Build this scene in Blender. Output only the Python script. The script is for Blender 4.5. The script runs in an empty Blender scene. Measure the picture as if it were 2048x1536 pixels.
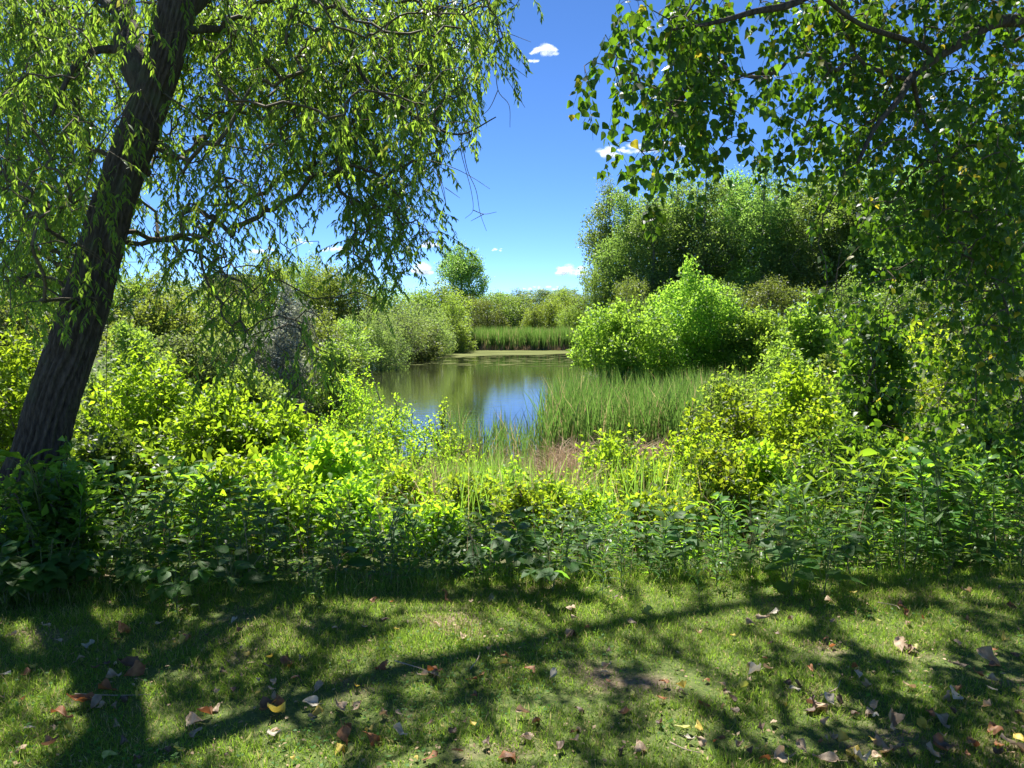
import bpy, math, random
import numpy as np
from mathutils import Matrix, Vector

random.seed(7)
RNG = np.random.default_rng(11)
scene = bpy.context.scene
COL = scene.collection

# ------------------------------------------------------------------ camera, sky, sun, exposure
EYE = 1.6
PITCH = math.radians(4.73)
FPX = 1547.0                       # focal length in photo pixels (photo 2048 wide)
cam_d = bpy.data.cameras.new('camera')
cam = bpy.data.objects.new('camera', cam_d)
COL.objects.link(cam)
cam.location = (0, 0, EYE)
cam.rotation_euler = (math.radians(90) - PITCH, 0, 0)
cam_d.sensor_width = 36.0
cam_d.lens = FPX / 2048.0 * 36.0
cam_d.clip_start = 0.05
cam_d.clip_end = 8000
scene.camera = cam

SUN_EL = math.radians(57)
SUN_AZ = math.radians(-14)         # ahead of the camera, a little to the left
SUN_DIR = np.array([math.sin(SUN_AZ) * math.cos(SUN_EL), math.cos(SUN_AZ) * math.cos(SUN_EL), math.sin(SUN_EL)])
world = bpy.data.worlds.new('World')
scene.world = world
world.use_nodes = True
wn, wl = world.node_tree.nodes, world.node_tree.links
wn.clear()
w_out = wn.new('ShaderNodeOutputWorld')
w_bg = wn.new('ShaderNodeBackground')
w_sky = wn.new('ShaderNodeTexSky')
w_sky.sky_type = 'NISHITA'
w_sky.sun_disc = False
w_sky.sun_elevation = SUN_EL
w_sky.sun_rotation = SUN_AZ
w_sky.air_density = 0.4
w_sky.dust_density = 0.0
w_sky.ozone_density = 6.0
w_sky.altitude = 300
w_hs = wn.new('ShaderNodeHueSaturation')
w_hs.inputs['Saturation'].default_value = 1.1
w_hs.inputs['Hue'].default_value = 0.502
w_bg.inputs['Strength'].default_value = 0.094
wl.new(w_sky.outputs['Color'], w_hs.inputs['Color'])
wl.new(w_hs.outputs['Color'], w_bg.inputs['Color'])
wl.new(w_bg.outputs['Background'], w_out.inputs['Surface'])

sun_d = bpy.data.lights.new('sun', 'SUN')
sun_d.energy = 5.0
sun_d.angle = math.radians(0.53)
sun_d.color = (1.0, 0.955, 0.87)
sun = bpy.data.objects.new('sun', sun_d)
COL.objects.link(sun)
sun.rotation_euler = Vector(SUN_DIR).to_track_quat('Z', 'Y').to_euler()
sun.location = (0, 0, 60)

scene.view_settings.view_transform = 'Standard'
scene.view_settings.look = 'None'
scene.view_settings.gamma = 1.0
scene.view_settings.use_curve_mapping = False
scene.view_settings.exposure = 1.45
scene.render.engine = 'CYCLES'
cy = scene.cycles
cy.max_bounces = 9
cy.diffuse_bounces = 4
cy.glossy_bounces = 3
cy.transmission_bounces = 7
cy.transparent_max_bounces = 96
cy.sample_clamp_indirect = 4.0
cy.use_denoising = True
cy.denoiser = 'OPENIMAGEDENOISE'

# ------------------------------------------------------------------ projection helpers
CP, SP = math.cos(PITCH), math.sin(PITCH)
def at(px, py, d):
    """the point at distance d (along y) that the photo shows at pixel px, py"""
    u, v = (px - 1024) / FPX, (768 - py) / FPX
    dx, dy, dz = u, CP + v * SP, -SP + v * CP
    t = d / dy
    return np.array([dx * t, d, EYE + dz * t])
def project(p):
    p = np.asarray(p, float)
    x, y, z = p[..., 0], p[..., 1], p[..., 2] - EYE
    w = y * CP - z * SP
    w = np.where(w < 0.05, 0.05, w)
    v = y * SP + z * CP
    return 1024 + FPX * x / w, 768 - FPX * v / w, w

def sstep(a, b, t):
    t = np.clip((np.asarray(t, float) - a) / (b - a), 0, 1)
    return t * t * (3 - 2 * t)

def vnoise(x, y, seed=0):
    """smooth value noise"""
    x, y = np.asarray(x, float), np.asarray(y, float)
    xi, yi = np.floor(x).astype(np.int64), np.floor(y).astype(np.int64)
    fx, fy = x - xi, y - yi
    fx, fy = fx * fx * (3 - 2 * fx), fy * fy * (3 - 2 * fy)
    def h(i, j):
        n = (i * 374761393 + j * 668265263 + seed * 974711) & 0x7fffffff
        n = ((n ^ (n >> 13)) * 1274126177) & 0x7fffffff
        return ((n ^ (n >> 16)) & 0xffff) / 65535.0
    return (h(xi, yi) * (1 - fx) + h(xi + 1, yi) * fx) * (1 - fy) + (h(xi, yi + 1) * (1 - fx) + h(xi + 1, yi + 1) * fx) * fy
def fbm(x, y, seed=0, octv=4):
    s, a, t = 0, 0.5, 0
    for k in range(octv):
        s = s + a * vnoise(x * 2 ** k, y * 2 ** k, seed + k); t += a; a *= 0.5
    return s / t

# ------------------------------------------------------------------ terrain
WATER = -1.4
PL_Y = [15.5, 17.0, 20, 30, 40, 49, 62, 72, 77.5]
PL_X = [-1.0, -4.0, -8.0, -9.5, -10.4, -9.6, -9.2, -8.4, -6.0]
PR_X = [-0.6, 0.9, 1.0, 2.0, 3.6, 5.4, 8.0, 10.0, 11.0]
def pond_depth(x, y):
    """positive inside the pond: distance to the nearest shore"""
    xl = np.interp(y, PL_Y, PL_X); xr = np.interp(y, PL_Y, PR_X)
    wob = 0.5 * (vnoise(np.asarray(y) * 0.35, np.asarray(x) * 0.1, 5) - 0.5)
    dx = np.minimum(np.asarray(x) - xl, xr - np.asarray(x)) + wob
    dy = np.minimum(np.asarray(y) - 15.6, 77.5 - np.asarray(y)) + wob
    return np.minimum(dx, dy)
def ground(x, y):
    x, y = np.asarray(x, float), np.asarray(y, float)
    z = -1.22 * np.clip((y - 4.8) / 7.2, 0, 1) ** 1.0
    z = z - 0.10 * sstep(4.4, 5.2, y)* sstep(12, 8, y) * 0.3
    z = z + 3.6 * sstep(-11, -50, x) * sstep(12, 34, y)
    z = z + 0.5 * sstep(14, 40, x) * sstep(20, 60, y)
    z = z + 1.6 * sstep(84, 150, y)
    z = z + 0.05 * (fbm(x * 0.6, y * 0.6, 3) - 0.5) + 0.018 * (fbm(x * 3.1, y * 3.1, 9) - 0.5)
    d = pond_depth(x, y)
    z = z - 0.9 * sstep(-0.6, 1.6, d)
    return z
def gz(x, y):
    return float(ground(x, y))

# ------------------------------------------------------------------ materials
def new_mat(name):
    m = bpy.data.materials.new(name); m.use_nodes = True
    nt = m.node_tree
    return m, nt.nodes, nt.links, nt.nodes['Principled BSDF'], nt.nodes['Material Output']

def rnd_node(n, l):
    geo = n.new('ShaderNodeNewGeometry'); oi = n.new('ShaderNodeObjectInfo')
    add = n.new('ShaderNodeMath'); add.operation = 'ADD'
    l.new(geo.outputs['Random Per Island'], add.inputs[0]); l.new(oi.outputs['Random'], add.inputs[1])
    fr = n.new('ShaderNodeMath'); fr.operation = 'FRACT'
    l.new(add.outputs[0], fr.inputs[0])
    return fr.outputs[0], oi.outputs['Random']

def ramp(n, stops):
    r = n.new('ShaderNodeValToRGB')
    e = r.color_ramp.elements
    while len(e) < len(stops): e.new(0.5)
    for i, (p, c) in enumerate(stops):
        e[i].position = p; e[i].color = (*c, 1)
    return r

def leaf_mat(name, lo, hi, trans, rough=0.42, spec=0.45, mixf=0.5, plant_var=0.3, odd=None):
    """lo..hi: reflecting colour range, trans: colour of light coming through; odd: (colour, share) of yellowing leaves"""
    m, n, l, b, out = new_mat(name)
    rnd, orn = rnd_node(n, l)
    stops = [(0.0, lo), (0.9 if odd else 1.0, hi)]
    tl = [(0.0, tuple(0.72 * c for c in trans)), (0.9 if odd else 1.0, trans)]
    if odd:
        p = 1 - odd[1]
        stops = [(0.0, lo), (p - 0.02, hi), (p, odd[0]), (1.0, odd[0])]
        tl = [(0.0, tuple(0.72 * c for c in trans)), (p - 0.02, trans), (p, tuple(1.6 * c for c in odd[0])), (1.0, odd[0])]
    r1, r2 = ramp(n, stops), ramp(n, tl)
    l.new(rnd, r1.inputs[0]); l.new(rnd, r2.inputs[0])
    mp = n.new('ShaderNodeMapRange'); mp.inputs[3].default_value = 1 - plant_var; mp.inputs[4].default_value = 1 + plant_var
    l.new(orn, mp.inputs[0])
    # broad patches of older and younger foliage
    tc = n.new('ShaderNodeTexCoord'); nz = n.new('ShaderNodeTexNoise'); nz.inputs['Scale'].default_value = 1.3
    l.new(tc.outputs['Object'], nz.inputs['Vector'])
    mp2 = n.new('ShaderNodeMapRange'); mp2.inputs[1].default_value = 0.3; mp2.inputs[2].default_value = 0.7
    mp2.inputs[3].default_value = 0.82; mp2.inputs[4].default_value = 1.18
    l.new(nz.outputs['Fac'], mp2.inputs[0])
    mul = n.new('ShaderNodeMath'); mul.operation = 'MULTIPLY'
    l.new(mp.outputs[0], mul.inputs[0]); l.new(mp2.outputs[0], mul.inputs[1])
    h1 = n.new('ShaderNodeHueSaturation'); h2 = n.new('ShaderNodeHueSaturation')
    mh = n.new('ShaderNodeMapRange'); mh.inputs[3].default_value = 0.484; mh.inputs[4].default_value = 0.514
    l.new(orn, mh.inputs[0]); l.new(mh.outputs[0], h1.inputs['Hue']); l.new(mh.outputs[0], h2.inputs['Hue'])
    for h, r in ((h1, r1), (h2, r2)):
        l.new(r.outputs[0], h.inputs['Color']); l.new(mul.outputs[0], h.inputs['Value'])
    l.new(h1.outputs[0], b.inputs['Base Color'])
    b.inputs['Roughness'].default_value = rough
    b.inputs['Specular IOR Level'].default_value = spec
    t = n.new('ShaderNodeBsdfTranslucent'); l.new(h2.outputs[0], t.inputs['Color'])
    mx = n.new('ShaderNodeMixShader'); mx.inputs[0].default_value = mixf
    l.new(b.outputs[0], mx.inputs[1]); l.new(t.outputs[0], mx.inputs[2])
    l.new(mx.outputs[0], out.inputs['Surface'])
    return m

M = {}
M['willow'] = leaf_mat('willow_leaf', (0.045, 0.085, 0.022), (0.085, 0.135, 0.035), (0.40, 0.60, 0.05), rough=0.45, spec=0.3, odd=((0.35, 0.33, 0.05), 0.012))
M['cotton'] = leaf_mat('cottonwood_leaf', (0.03, 0.07, 0.018), (0.055, 0.11, 0.025), (0.19, 0.38, 0.015), rough=0.42, spec=0.3, odd=((0.45, 0.38, 0.03), 0.015))
M['poplar'] = leaf_mat('poplar_leaf', (0.11, 0.19, 0.048), (0.18, 0.29, 0.085), (0.32, 0.52, 0.08), rough=0.45, spec=0.4, mixf=0.58)
M['greentree'] = leaf_mat('green_tree_leaf', (0.075, 0.135, 0.035), (0.12, 0.19, 0.05), (0.30, 0.42, 0.05), rough=0.5)
M['yellowtree'] = leaf_mat('light_tree_leaf', (0.10, 0.175, 0.035), (0.16, 0.24, 0.05), (0.40, 0.56, 0.06), rough=0.5)
M['marsh'] = leaf_mat('marsh_shrub_leaf', (0.095, 0.175, 0.03), (0.165, 0.255, 0.055), (0.44, 0.68, 0.06), rough=0.5, spec=0.25, mixf=0.55)
M['silver'] = leaf_mat('silver_leaf', (0.26, 0.29, 0.22), (0.40, 0.42, 0.34), (0.30, 0.34, 0.2), rough=0.6, spec=0.3, mixf=0.35)
M['sageshrub'] = leaf_mat('grey_green_leaf', (0.11, 0.185, 0.06), (0.18, 0.26, 0.085), (0.36, 0.52, 0.10), rough=0.55, spec=0.3)
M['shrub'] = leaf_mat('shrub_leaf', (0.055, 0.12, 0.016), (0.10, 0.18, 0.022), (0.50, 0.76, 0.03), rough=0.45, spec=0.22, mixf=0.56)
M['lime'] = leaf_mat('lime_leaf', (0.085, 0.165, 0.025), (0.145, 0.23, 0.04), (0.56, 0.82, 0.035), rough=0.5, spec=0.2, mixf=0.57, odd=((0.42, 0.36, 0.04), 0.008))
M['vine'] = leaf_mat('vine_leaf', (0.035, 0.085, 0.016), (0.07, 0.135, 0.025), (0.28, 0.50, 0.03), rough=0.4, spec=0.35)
M['forb'] = leaf_mat('forb_leaf', (0.038, 0.11, 0.02), (0.075, 0.165, 0.03), (0.36, 0.62, 0.03), rough=0.5, spec=0.14)
M['broad'] = leaf_mat('broad_leaf', (0.045, 0.115, 0.025), (0.08, 0.16, 0.035), (0.26, 0.48, 0.04), rough=0.5, spec=0.16)
M['reed'] = leaf_mat('reed_blade', (0.045, 0.10, 0.032), (0.10, 0.165, 0.05), (0.19, 0.34, 0.055), rough=0.5, odd=((0.34, 0.27, 0.13), 0.10))
M['freshreed'] = leaf_mat('fresh_reed_blade', (0.10, 0.18, 0.04), (0.17, 0.26, 0.06), (0.36, 0.55, 0.06), rough=0.5, spec=0.2, odd=((0.40, 0.31, 0.15), 0.08))
M['straw'] = leaf_mat('straw_blade', (0.32, 0.22, 0.12), (0.55, 0.42, 0.26), (0.40, 0.28, 0.15), rough=0.7, spec=0.2, mixf=0.25)
M['grass'] = leaf_mat('grass_blade', (0.07, 0.13, 0.02), (0.15, 0.215, 0.045), (0.36, 0.54, 0.05), rough=0.55, spec=0.12, odd=((0.38, 0.31, 0.14), 0.14))

def bark_mat(name, c1, c2, scale, stretch, bump):
    m, n, l, b, out = new_mat(name)
    tc = n.new('ShaderNodeTexCoord'); mp = n.new('ShaderNodeMapping')
    mp.inputs['Scale'].default_value = (scale, scale, scale * stretch)
    l.new(tc.outputs['Object'], mp.inputs['Vector'])
    nz = n.new('ShaderNodeTexNoise'); nz.inputs['Scale'].default_value = 1; nz.inputs['Detail'].default_value = 8
    nz.inputs['Roughness'].default_value = 0.65
    l.new(mp.outputs[0], nz.inputs['Vector'])
    r = ramp(n, [(0.3, c1), (0.7, c2)]); l.new(nz.outputs['Fac'], r.inputs[0])
    n3 = n.new('ShaderNodeTexNoise'); n3.inputs['Scale'].default_value = 4.5; n3.inputs['Detail'].default_value = 7; l.new(tc.outputs['Object'], n3.inputs['Vector'])
    mk = ramp(n, [(0.56, (0, 0, 0)), (0.68, (0.6, 0.6, 0.6))]); l.new(n3.outputs['Fac'], mk.inputs[0])
    mo = n.new('ShaderNodeMixRGB'); mo.inputs[2].default_value = (0.10, 0.115, 0.06, 1); l.new(mk.outputs[0], mo.inputs[0]); l.new(r.outputs[0], mo.inputs[1])
    l.new(mo.outputs[0], b.inputs['Base Color'])
    b.inputs['Roughness'].default_value = 0.9; b.inputs['Specular IOR Level'].default_value = 0.2
    bp = n.new('ShaderNodeBump'); bp.inputs['Strength'].default_value = bump; bp.inputs['Distance'].default_value = 0.02
    l.new(nz.outputs['Fac'], bp.inputs['Height']); l.new(bp.outputs[0], b.inputs['Normal'])
    return m
M['willow_bark'] = bark_mat('willow_bark', (0.028, 0.022, 0.018), (0.13, 0.105, 0.085), 42, 0.25, 1.0)
M['bark'] = bark_mat('grey_bark', (0.09, 0.08, 0.065), (0.24, 0.21, 0.18), 20, 0.3, 0.6)
M['twig'] = bark_mat('twig_bark', (0.06, 0.05, 0.035), (0.16, 0.13, 0.09), 30, 0.5, 0.3)
M['stem'] = bark_mat('green_stem', (0.10, 0.13, 0.05), (0.18, 0.19, 0.08), 30, 0.5, 0.2)
M['drystick'] = bark_mat('dry_stick', (0.28, 0.21, 0.15), (0.48, 0.38, 0.29), 30, 0.5, 0.3)

# lawn, soil and bank in one ground material: what grows where is decided by position on the ground
def ground_material():
    m, n, l, b, out = new_mat('ground_soil')
    tc = n.new('ShaderNodeTexCoord')
    n1 = n.new('ShaderNodeTexNoise'); n1.inputs['Scale'].default_value = 1.7; n1.inputs['Detail'].default_value = 7
    n2 = n.new('ShaderNodeTexNoise'); n2.inputs['Scale'].default_value = 42; n2.inputs['Detail'].default_value = 6; n2.inputs['Roughness'].default_value = 0.7
    for q in (n1, n2): l.new(tc.outputs['Object'], q.inputs['Vector'])
    soil = ramp(n, [(0.3, (0.085, 0.058, 0.04)), (0.5, (0.21, 0.15, 0.105)), (0.72, (0.40, 0.31, 0.23))])
    thatch = ramp(n, [(0.3, (0.045, 0.085, 0.02)), (0.58, (0.12, 0.15, 0.045)), (0.8, (0.27, 0.24, 0.12))])
    l.new(n2.outputs['Fac'], soil.inputs[0]); l.new(n2.outputs['Fac'], thatch.inputs[0])
    f = ramp(n, [(0.54, (1, 1, 1)), (0.68, (0, 0, 0))]); l.new(n1.outputs['Fac'], f.inputs[0])
    mx = n.new('ShaderNodeMixRGB'); l.new(f.outputs[0], mx.inputs[0]); l.new(soil.outputs[0], mx.inputs[1]); l.new(thatch.outputs[0], mx.inputs[2])
    sx = n.new('ShaderNodeSeparateXYZ'); l.new(tc.outputs['Object'], sx.inputs[0])
    my = n.new('ShaderNodeMapRange'); my.inputs[1].default_value = 4.6; my.inputs[2].default_value = 6.0; l.new(sx.outputs['Y'], my.inputs[0])
    mead = ramp(n, [(0.3, (0.03, 0.045, 0.015)), (0.6, (0.07, 0.085, 0.03)), (0.8, (0.13, 0.12, 0.055))]); l.new(n2.outputs['Fac'], mead.inputs[0])
    m2 = n.new('ShaderNodeMixRGB'); l.new(my.outputs[0], m2.inputs[0]); l.new(mx.outputs[0], m2.inputs[1]); l.new(mead.outputs[0], m2.inputs[2])
    l.new(m2.outputs[0], b.inputs['Base Color'])
    b.inputs['Roughness'].default_value = 0.95; b.inputs['Specular IOR Level'].default_value = 0.15
    bp = n.new('ShaderNodeBump'); bp.inputs['Strength'].default_value = 0.8; bp.inputs['Distance'].default_value = 0.015
    l.new(n2.outputs['Fac'], bp.inputs['Height']); l.new(bp.outputs[0], b.inputs['Normal'])
    return m
M['ground'] = ground_material()

def water_material():
    m, n, l, b, out = new_mat('pond_water')
    b.inputs['Base Color'].default_value = (0.022, 0.026, 0.012, 1)
    b.inputs['Roughness'].default_value = 0.03
    b.inputs['IOR'].default_value = 1.33
    b.inputs['Specular IOR Level'].default_value = 0.95
    tc = n.new('ShaderNodeTexCoord'); mp = n.new('ShaderNodeMapping'); mp.inputs['Scale'].default_value = (0.7, 2.6, 1)
    l.new(tc.outputs['Object'], mp.inputs['Vector'])
    nz = n.new('ShaderNodeTexNoise'); nz.inputs['Scale'].default_value = 1.6; nz.inputs['Detail'].default_value = 4
    l.new(mp.outputs[0], nz.inputs['Vector'])
    bp = n.new('ShaderNodeBump'); bp.inputs['Strength'].default_value = 0.055; bp.inputs['Distance'].default_value = 0.08
    l.new(nz.outputs['Fac'], bp.inputs['Height']); l.new(bp.outputs[0], b.inputs['Normal'])
    return m
M['water'] = water_material()

def algae_material():
    m, n, l, b, out = new_mat('algae')
    tc = n.new('ShaderNodeTexCoord'); mp = n.new('ShaderNodeMapping'); mp.inputs['Scale'].default_value = (0.25, 1.2, 1)
    l.new(tc.outputs['Object'], mp.inputs['Vector'])
    nz = n.new('ShaderNodeTexNoise'); nz.inputs['Scale'].default_value = 1.0; nz.inputs['Detail'].default_value = 6
    l.new(mp.outputs[0], nz.inputs['Vector'])
    r = ramp(n, [(0.3, (0.05, 0.062, 0.014)), (0.5, (0.10, 0.115, 0.03)), (0.75, (0.19, 0.205, 0.07))])
    l.new(nz.outputs['Fac'], r.inputs[0]); l.new(r.outputs[0], b.inputs['Base Color'])
    b.inputs['Roughness'].default_value = 0.9; b.inputs['Specular IOR Level'].default_value = 0.08
    return m
M['algae'] = algae_material()

def plain_mat(name, col, rough=0.8, var=0.0):
    m, n, l, b, out = new_mat(name)
    tc = n.new('ShaderNodeTexCoord'); nz = n.new('ShaderNodeTexNoise'); nz.inputs['Scale'].default_value = 9; nz.inputs['Detail'].default_value = 5
    l.new(tc.outputs['Object'], nz.inputs['Vector'])
    r = ramp(n, [(0.3, tuple(c * (1 - var) for c in col)), (0.7, tuple(min(1, c * (1 + var)) for c in col))])
    l.new(nz.outputs['Fac'], r.inputs[0]); l.new(r.outputs[0], b.inputs['Base Color'])
    b.inputs['Roughness'].default_value = rough
    return m

def dead_leaf_mat(name, c1, c2, tr):
    m, n, l, b, out = new_mat(name)
    tc = n.new('ShaderNodeTexCoord'); nz = n.new('ShaderNodeTexNoise'); nz.inputs['Scale'].default_value = 3.2; nz.inputs['Detail'].default_value = 6
    l.new(tc.outputs['Object'], nz.inputs['Vector'])
    r = ramp(n, [(0.35, c1), (0.68, c2)]); l.new(nz.outputs['Fac'], r.inputs[0])
    oi = n.new('ShaderNodeObjectInfo'); mp = n.new('ShaderNodeMapRange'); mp.inputs[3].default_value = 0.75; mp.inputs[4].default_value = 1.25
    l.new(oi.outputs['Random'], mp.inputs[0])
    h = n.new('ShaderNodeHueSaturation'); l.new(mp.outputs[0], h.inputs['Value']); l.new(r.outputs[0], h.inputs['Color'])
    l.new(h.outputs[0], b.inputs['Base Color']); b.inputs['Roughness'].default_value = 0.6
    t = n.new('ShaderNodeBsdfTranslucent'); t.inputs['Color'].default_value = (*tr, 1)
    mx = n.new('ShaderNodeMixShader'); mx.inputs[0].default_value = 0.3
    l.new(b.outputs[0], mx.inputs[1]); l.new(t.outputs[0], mx.inputs[2]); l.new(mx.outputs[0], out.inputs['Surface'])
    return m
DEAD = {
    'pale pinkish tan': dead_leaf_mat('dead_leaf_tan', (0.34, 0.23, 0.14), (0.58, 0.44, 0.29), (0.4, 0.25, 0.12)),
    'rusty brown': dead_leaf_mat('dead_leaf_rust', (0.20, 0.08, 0.03), (0.42, 0.19, 0.07), (0.45, 0.15, 0.04)),
    'yellow': dead_leaf_mat('dead_leaf_yellow', (0.50, 0.36, 0.05), (0.68, 0.54, 0.12), (0.55, 0.4, 0.05)),
    'dark brown': dead_leaf_mat('dead_leaf_dark', (0.08, 0.05, 0.03), (0.20, 0.13, 0.085), (0.2, 0.1, 0.05)),
    'whitish grey': dead_leaf_mat('dead_leaf_grey', (0.42, 0.37, 0.28), (0.64, 0.58, 0.46), (0.4, 0.35, 0.25)),
    'greenish yellow': dead_leaf_mat('dead_leaf_green', (0.30, 0.33, 0.07), (0.50, 0.48, 0.14), (0.4, 0.42, 0.06)),
}

# ------------------------------------------------------------------ mesh helpers
def mesh_arrays(name, V, F, mat, smooth=False):
    V = np.asarray(V, np.float32); F = np.asarray(F, np.int32)
    me = bpy.data.meshes.new(name)
    me.vertices.add(len(V)); me.vertices.foreach_set('co', V.ravel())
    k = F.shape[1]
    me.loops.add(F.size); me.loops.foreach_set('vertex_index', F.ravel())
    me.polygons.add(len(F))
    me.polygons.foreach_set('loop_start', np.arange(0, F.size, k, dtype=np.int32))
    if smooth: me.polygons.foreach_set('use_smooth', np.ones(len(F), bool))
    me.update(calc_edges=True); me.validate()
    if mat: me.materials.append(mat)
    return me

def link(name, data, parent=None, loc=None):
    o = bpy.data.objects.new(name, data)
    COL.objects.link(o)
    if parent is not None: o.parent = parent
    if loc is not None: o.location = loc
    return o

def tag(o, label=None, cat=None, group=None, kind=None):
    if label: o['label'] = label
    if cat: o['category'] = cat
    if group: o['group'] = group
    if kind: o['kind'] = kind
    return o

def thing(name, label, cat, loc, group=None):
    return tag(link(name, None, None, loc), label, cat, group)

def unit(a):
    a = np.asarray(a, float)
    return a / np.maximum(np.linalg.norm(a, axis=-1, keepdims=True), 1e-9)

def frames(axis, normal):
    y = unit(axis)
    x = unit(np.cross(y, normal)); z = np.cross(x, y)
    return np.stack([x, y, z], axis=-1)          # columns

def rand_unit(n, rng):
    v = rng.normal(size=(n, 3)); return unit(v)

# leaf shapes: y along the leaf from stalk (0) to tip (1), z up
def leaf_shape(profile, fold=0.18, droop=0.12, wave=0.0, stalk=0.0):
    """profile: list of (y, half width); gives a folded, curved blade"""
    V, F = [], []
    y0 = stalk
    rows = []
    for i, (y, w) in enumerate(profile):
        z = -droop * y * y
        yy = stalk + y * (1 - stalk)
        if w <= 1e-6:
            rows.append((len(V),)); V.append((0, yy, z))
        else:
            s = wave * math.sin(i * 2.1)
            rows.append((len(V), len(V) + 1, len(V) + 2))
            V += [(-w, yy, z + fold * w + s), (0, yy, z), (w, yy, z + fold * w - s)]
    for a, b in zip(rows, rows[1:]):
        if len(a) == 1 and len(b) == 3: F += [(a[0], b[1], b[0]), (a[0], b[2], b[1])]
        elif len(a) == 3 and len(b) == 1: F += [(a[0], a[1], b[0]), (a[1], a[2], b[0])]
        elif len(a) == 3 and len(b) == 3:
            F += [(a[0], a[1], b[1]), (a[0], b[1], b[0]), (a[1], a[2], b[2]), (a[1], b[2], b[1])]
    return np.array(V, float), np.array(F, int)
L_LANCE = leaf_shape([(0, 0), (0.25, 0.085), (0.6, 0.075), (1, 0)], 0.35, 0.25)
L_WILLOW = leaf_shape([(0, 0), (0.4, 0.145), (1, 0)], 0.35, 0.2)
L_OVATE = leaf_shape([(0, 0), (0.3, 0.26), (0.65, 0.20), (1, 0)], 0.38, 0.34, 0.03)
L_OVAL = leaf_shape([(0, 0), (0.42, 0.27), (1, 0)], 0.38, 0.34)
L_WIDE = leaf_shape([(0, 0), (0.3, 0.36), (1, 0)], 0.25, 0.3)
L_BACK = (np.array([(0, 0, 0), (-0.15, 0.42, 0.05), (0.15, 0.42, 0.05), (0, 1, -0.15)], float), np.array([(0, 2, 1), (1, 2, 3)]))
L_BROAD = leaf_shape([(0, 0), (0.1, 0.24), (0.35, 0.36), (0.7, 0.23), (1, 0)], 0.2, 0.25)
L_DELTOID = leaf_shape([(0, 0), (0.05, 0.33), (0.26, 0.46), (0.6, 0.26), (1, 0)], 0.16, 0.16, 0.02)
L_QUAD = (np.array([(0, 0, 0), (-0.3, 0.5, 0.06), (0.3, 0.5, 0.06), (0, 1, -0.08)], float), np.array([(0, 2, 1), (1, 2, 3)]))
L_QUAD_BIG = (np.array([(0, 0, 0), (-0.42, 0.32, 0.05), (0.42, 0.32, 0.05), (0, 1, -0.1)], float), np.array([(0, 2, 1), (1, 2, 3)]))
L_SLIM = (np.array([(0, 0, 0), (-0.13, 0.45, 0.03), (0.13, 0.45, 0.03), (0, 1, -0.1)], float), np.array([(0, 2, 1), (1, 2, 3)]))

class Leaves:
    def __init__(self): self.p, self.a, self.n, self.s = [], [], [], []
    def add(self, p, a, n, s):
        self.p.append(np.asarray(p, float)); self.a.append(np.asarray(a, float)); self.n.append(np.asarray(n, float)); self.s.append(np.asarray(s, float))
    def arrays(self):
        return np.concatenate(self.p), frames(np.concatenate(self.a), np.concatenate(self.n)), np.concatenate(self.s)

def leaf_arrays(shape, P, R, S):
    V0, F0 = shape
    V = np.einsum('nij,kj->nki', R, V0) * S[:, None, None] + P[:, None, :]
    F = F0[None] + (np.arange(len(P)) * len(V0))[:, None, None]
    return V.reshape(-1, 3), F.reshape(-1, 3)

def leaves_to_mesh(name, shape, P, R, S, mat):
    V, F = leaf_arrays(shape, P, R, S)
    return mesh_arrays(name, V, F, mat)

def split_foliage(root, origin, shape, L, mat, n_single, part='foliage', leaf_name='leaf', far=None, far_shape=None):
    """the n_single leaves that show largest become parts of their own, the rest one joined part"""
    P, R, S = L.arrays()
    P = P - origin
    if n_single:
        px, py, w = project(P + origin)
        vis = (px > 15) & (px < 2033) & (py > 10) & (py < 1500)
        # mostly the largest seen, spread over the crown
        score = np.where(vis, S / w, 0) * (0.75 + 0.25 * RNG.random(len(S)))
        idx = np.argsort(-score)[:n_single]
        idx = idx[score[idx] * FPX > 8]
        me = mesh_arrays(leaf_name, shape[0], shape[1], mat)
        for i in idx:
            o = link(leaf_name, me, root)
            mt = Matrix.Identity(4)
            for r in range(3):
                for c in range(3): mt[r][c] = R[i, r, c] * S[i]
                mt[r][3] = P[i, r]
            o.matrix_local = mt
        keep = np.ones(len(P), bool); keep[idx] = False
        P, R, S = P[keep], R[keep], S[keep]
    me = leaves_to_mesh(part, shape, P, R, S, mat)
    if far is not None:
        V1, F1 = leaf_arrays(shape, P, R, S)
        P2, R2, S2 = far.arrays(); V2, F2 = leaf_arrays(far_shape, P2 - origin, R2, S2)
        me = mesh_arrays(part, np.vstack([V1, V2]), np.vstack([F1, F2 + len(V1)]), mat)
    o = link(part, me, root)
    o['kind'] = 'stuff'
    return o

def prisms(A, B, ra, rb, sides):
    A, B = np.asarray(A, float), np.asarray(B, float)
    d = unit(B - A)
    ref = np.where(np.abs(d[:, 2:3]) > 0.9, np.array([[1.0, 0, 0]]), np.array([[0, 0, 1.0]]))
    x = unit(np.cross(d, ref)); y = np.cross(d, x)
    t = np.arange(sides) * 2 * math.pi / sides
    ring = np.cos(t)[None, :, None] * x[:, None] + np.sin(t)[None, :, None] * y[:, None]
    V = np.concatenate([A[:, None] + ring * np.asarray(ra)[:, None, None], B[:, None] + ring * np.asarray(rb)[:, None, None]], 1)
    i = np.arange(sides); j = (i + 1) % sides
    F0 = np.stack([i, j, j + sides, i + sides], 1)
    F = F0[None] + (np.arange(len(A)) * 2 * sides)[:, None, None]
    return V.reshape(-1, 3), F.reshape(-1, 4)

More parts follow.
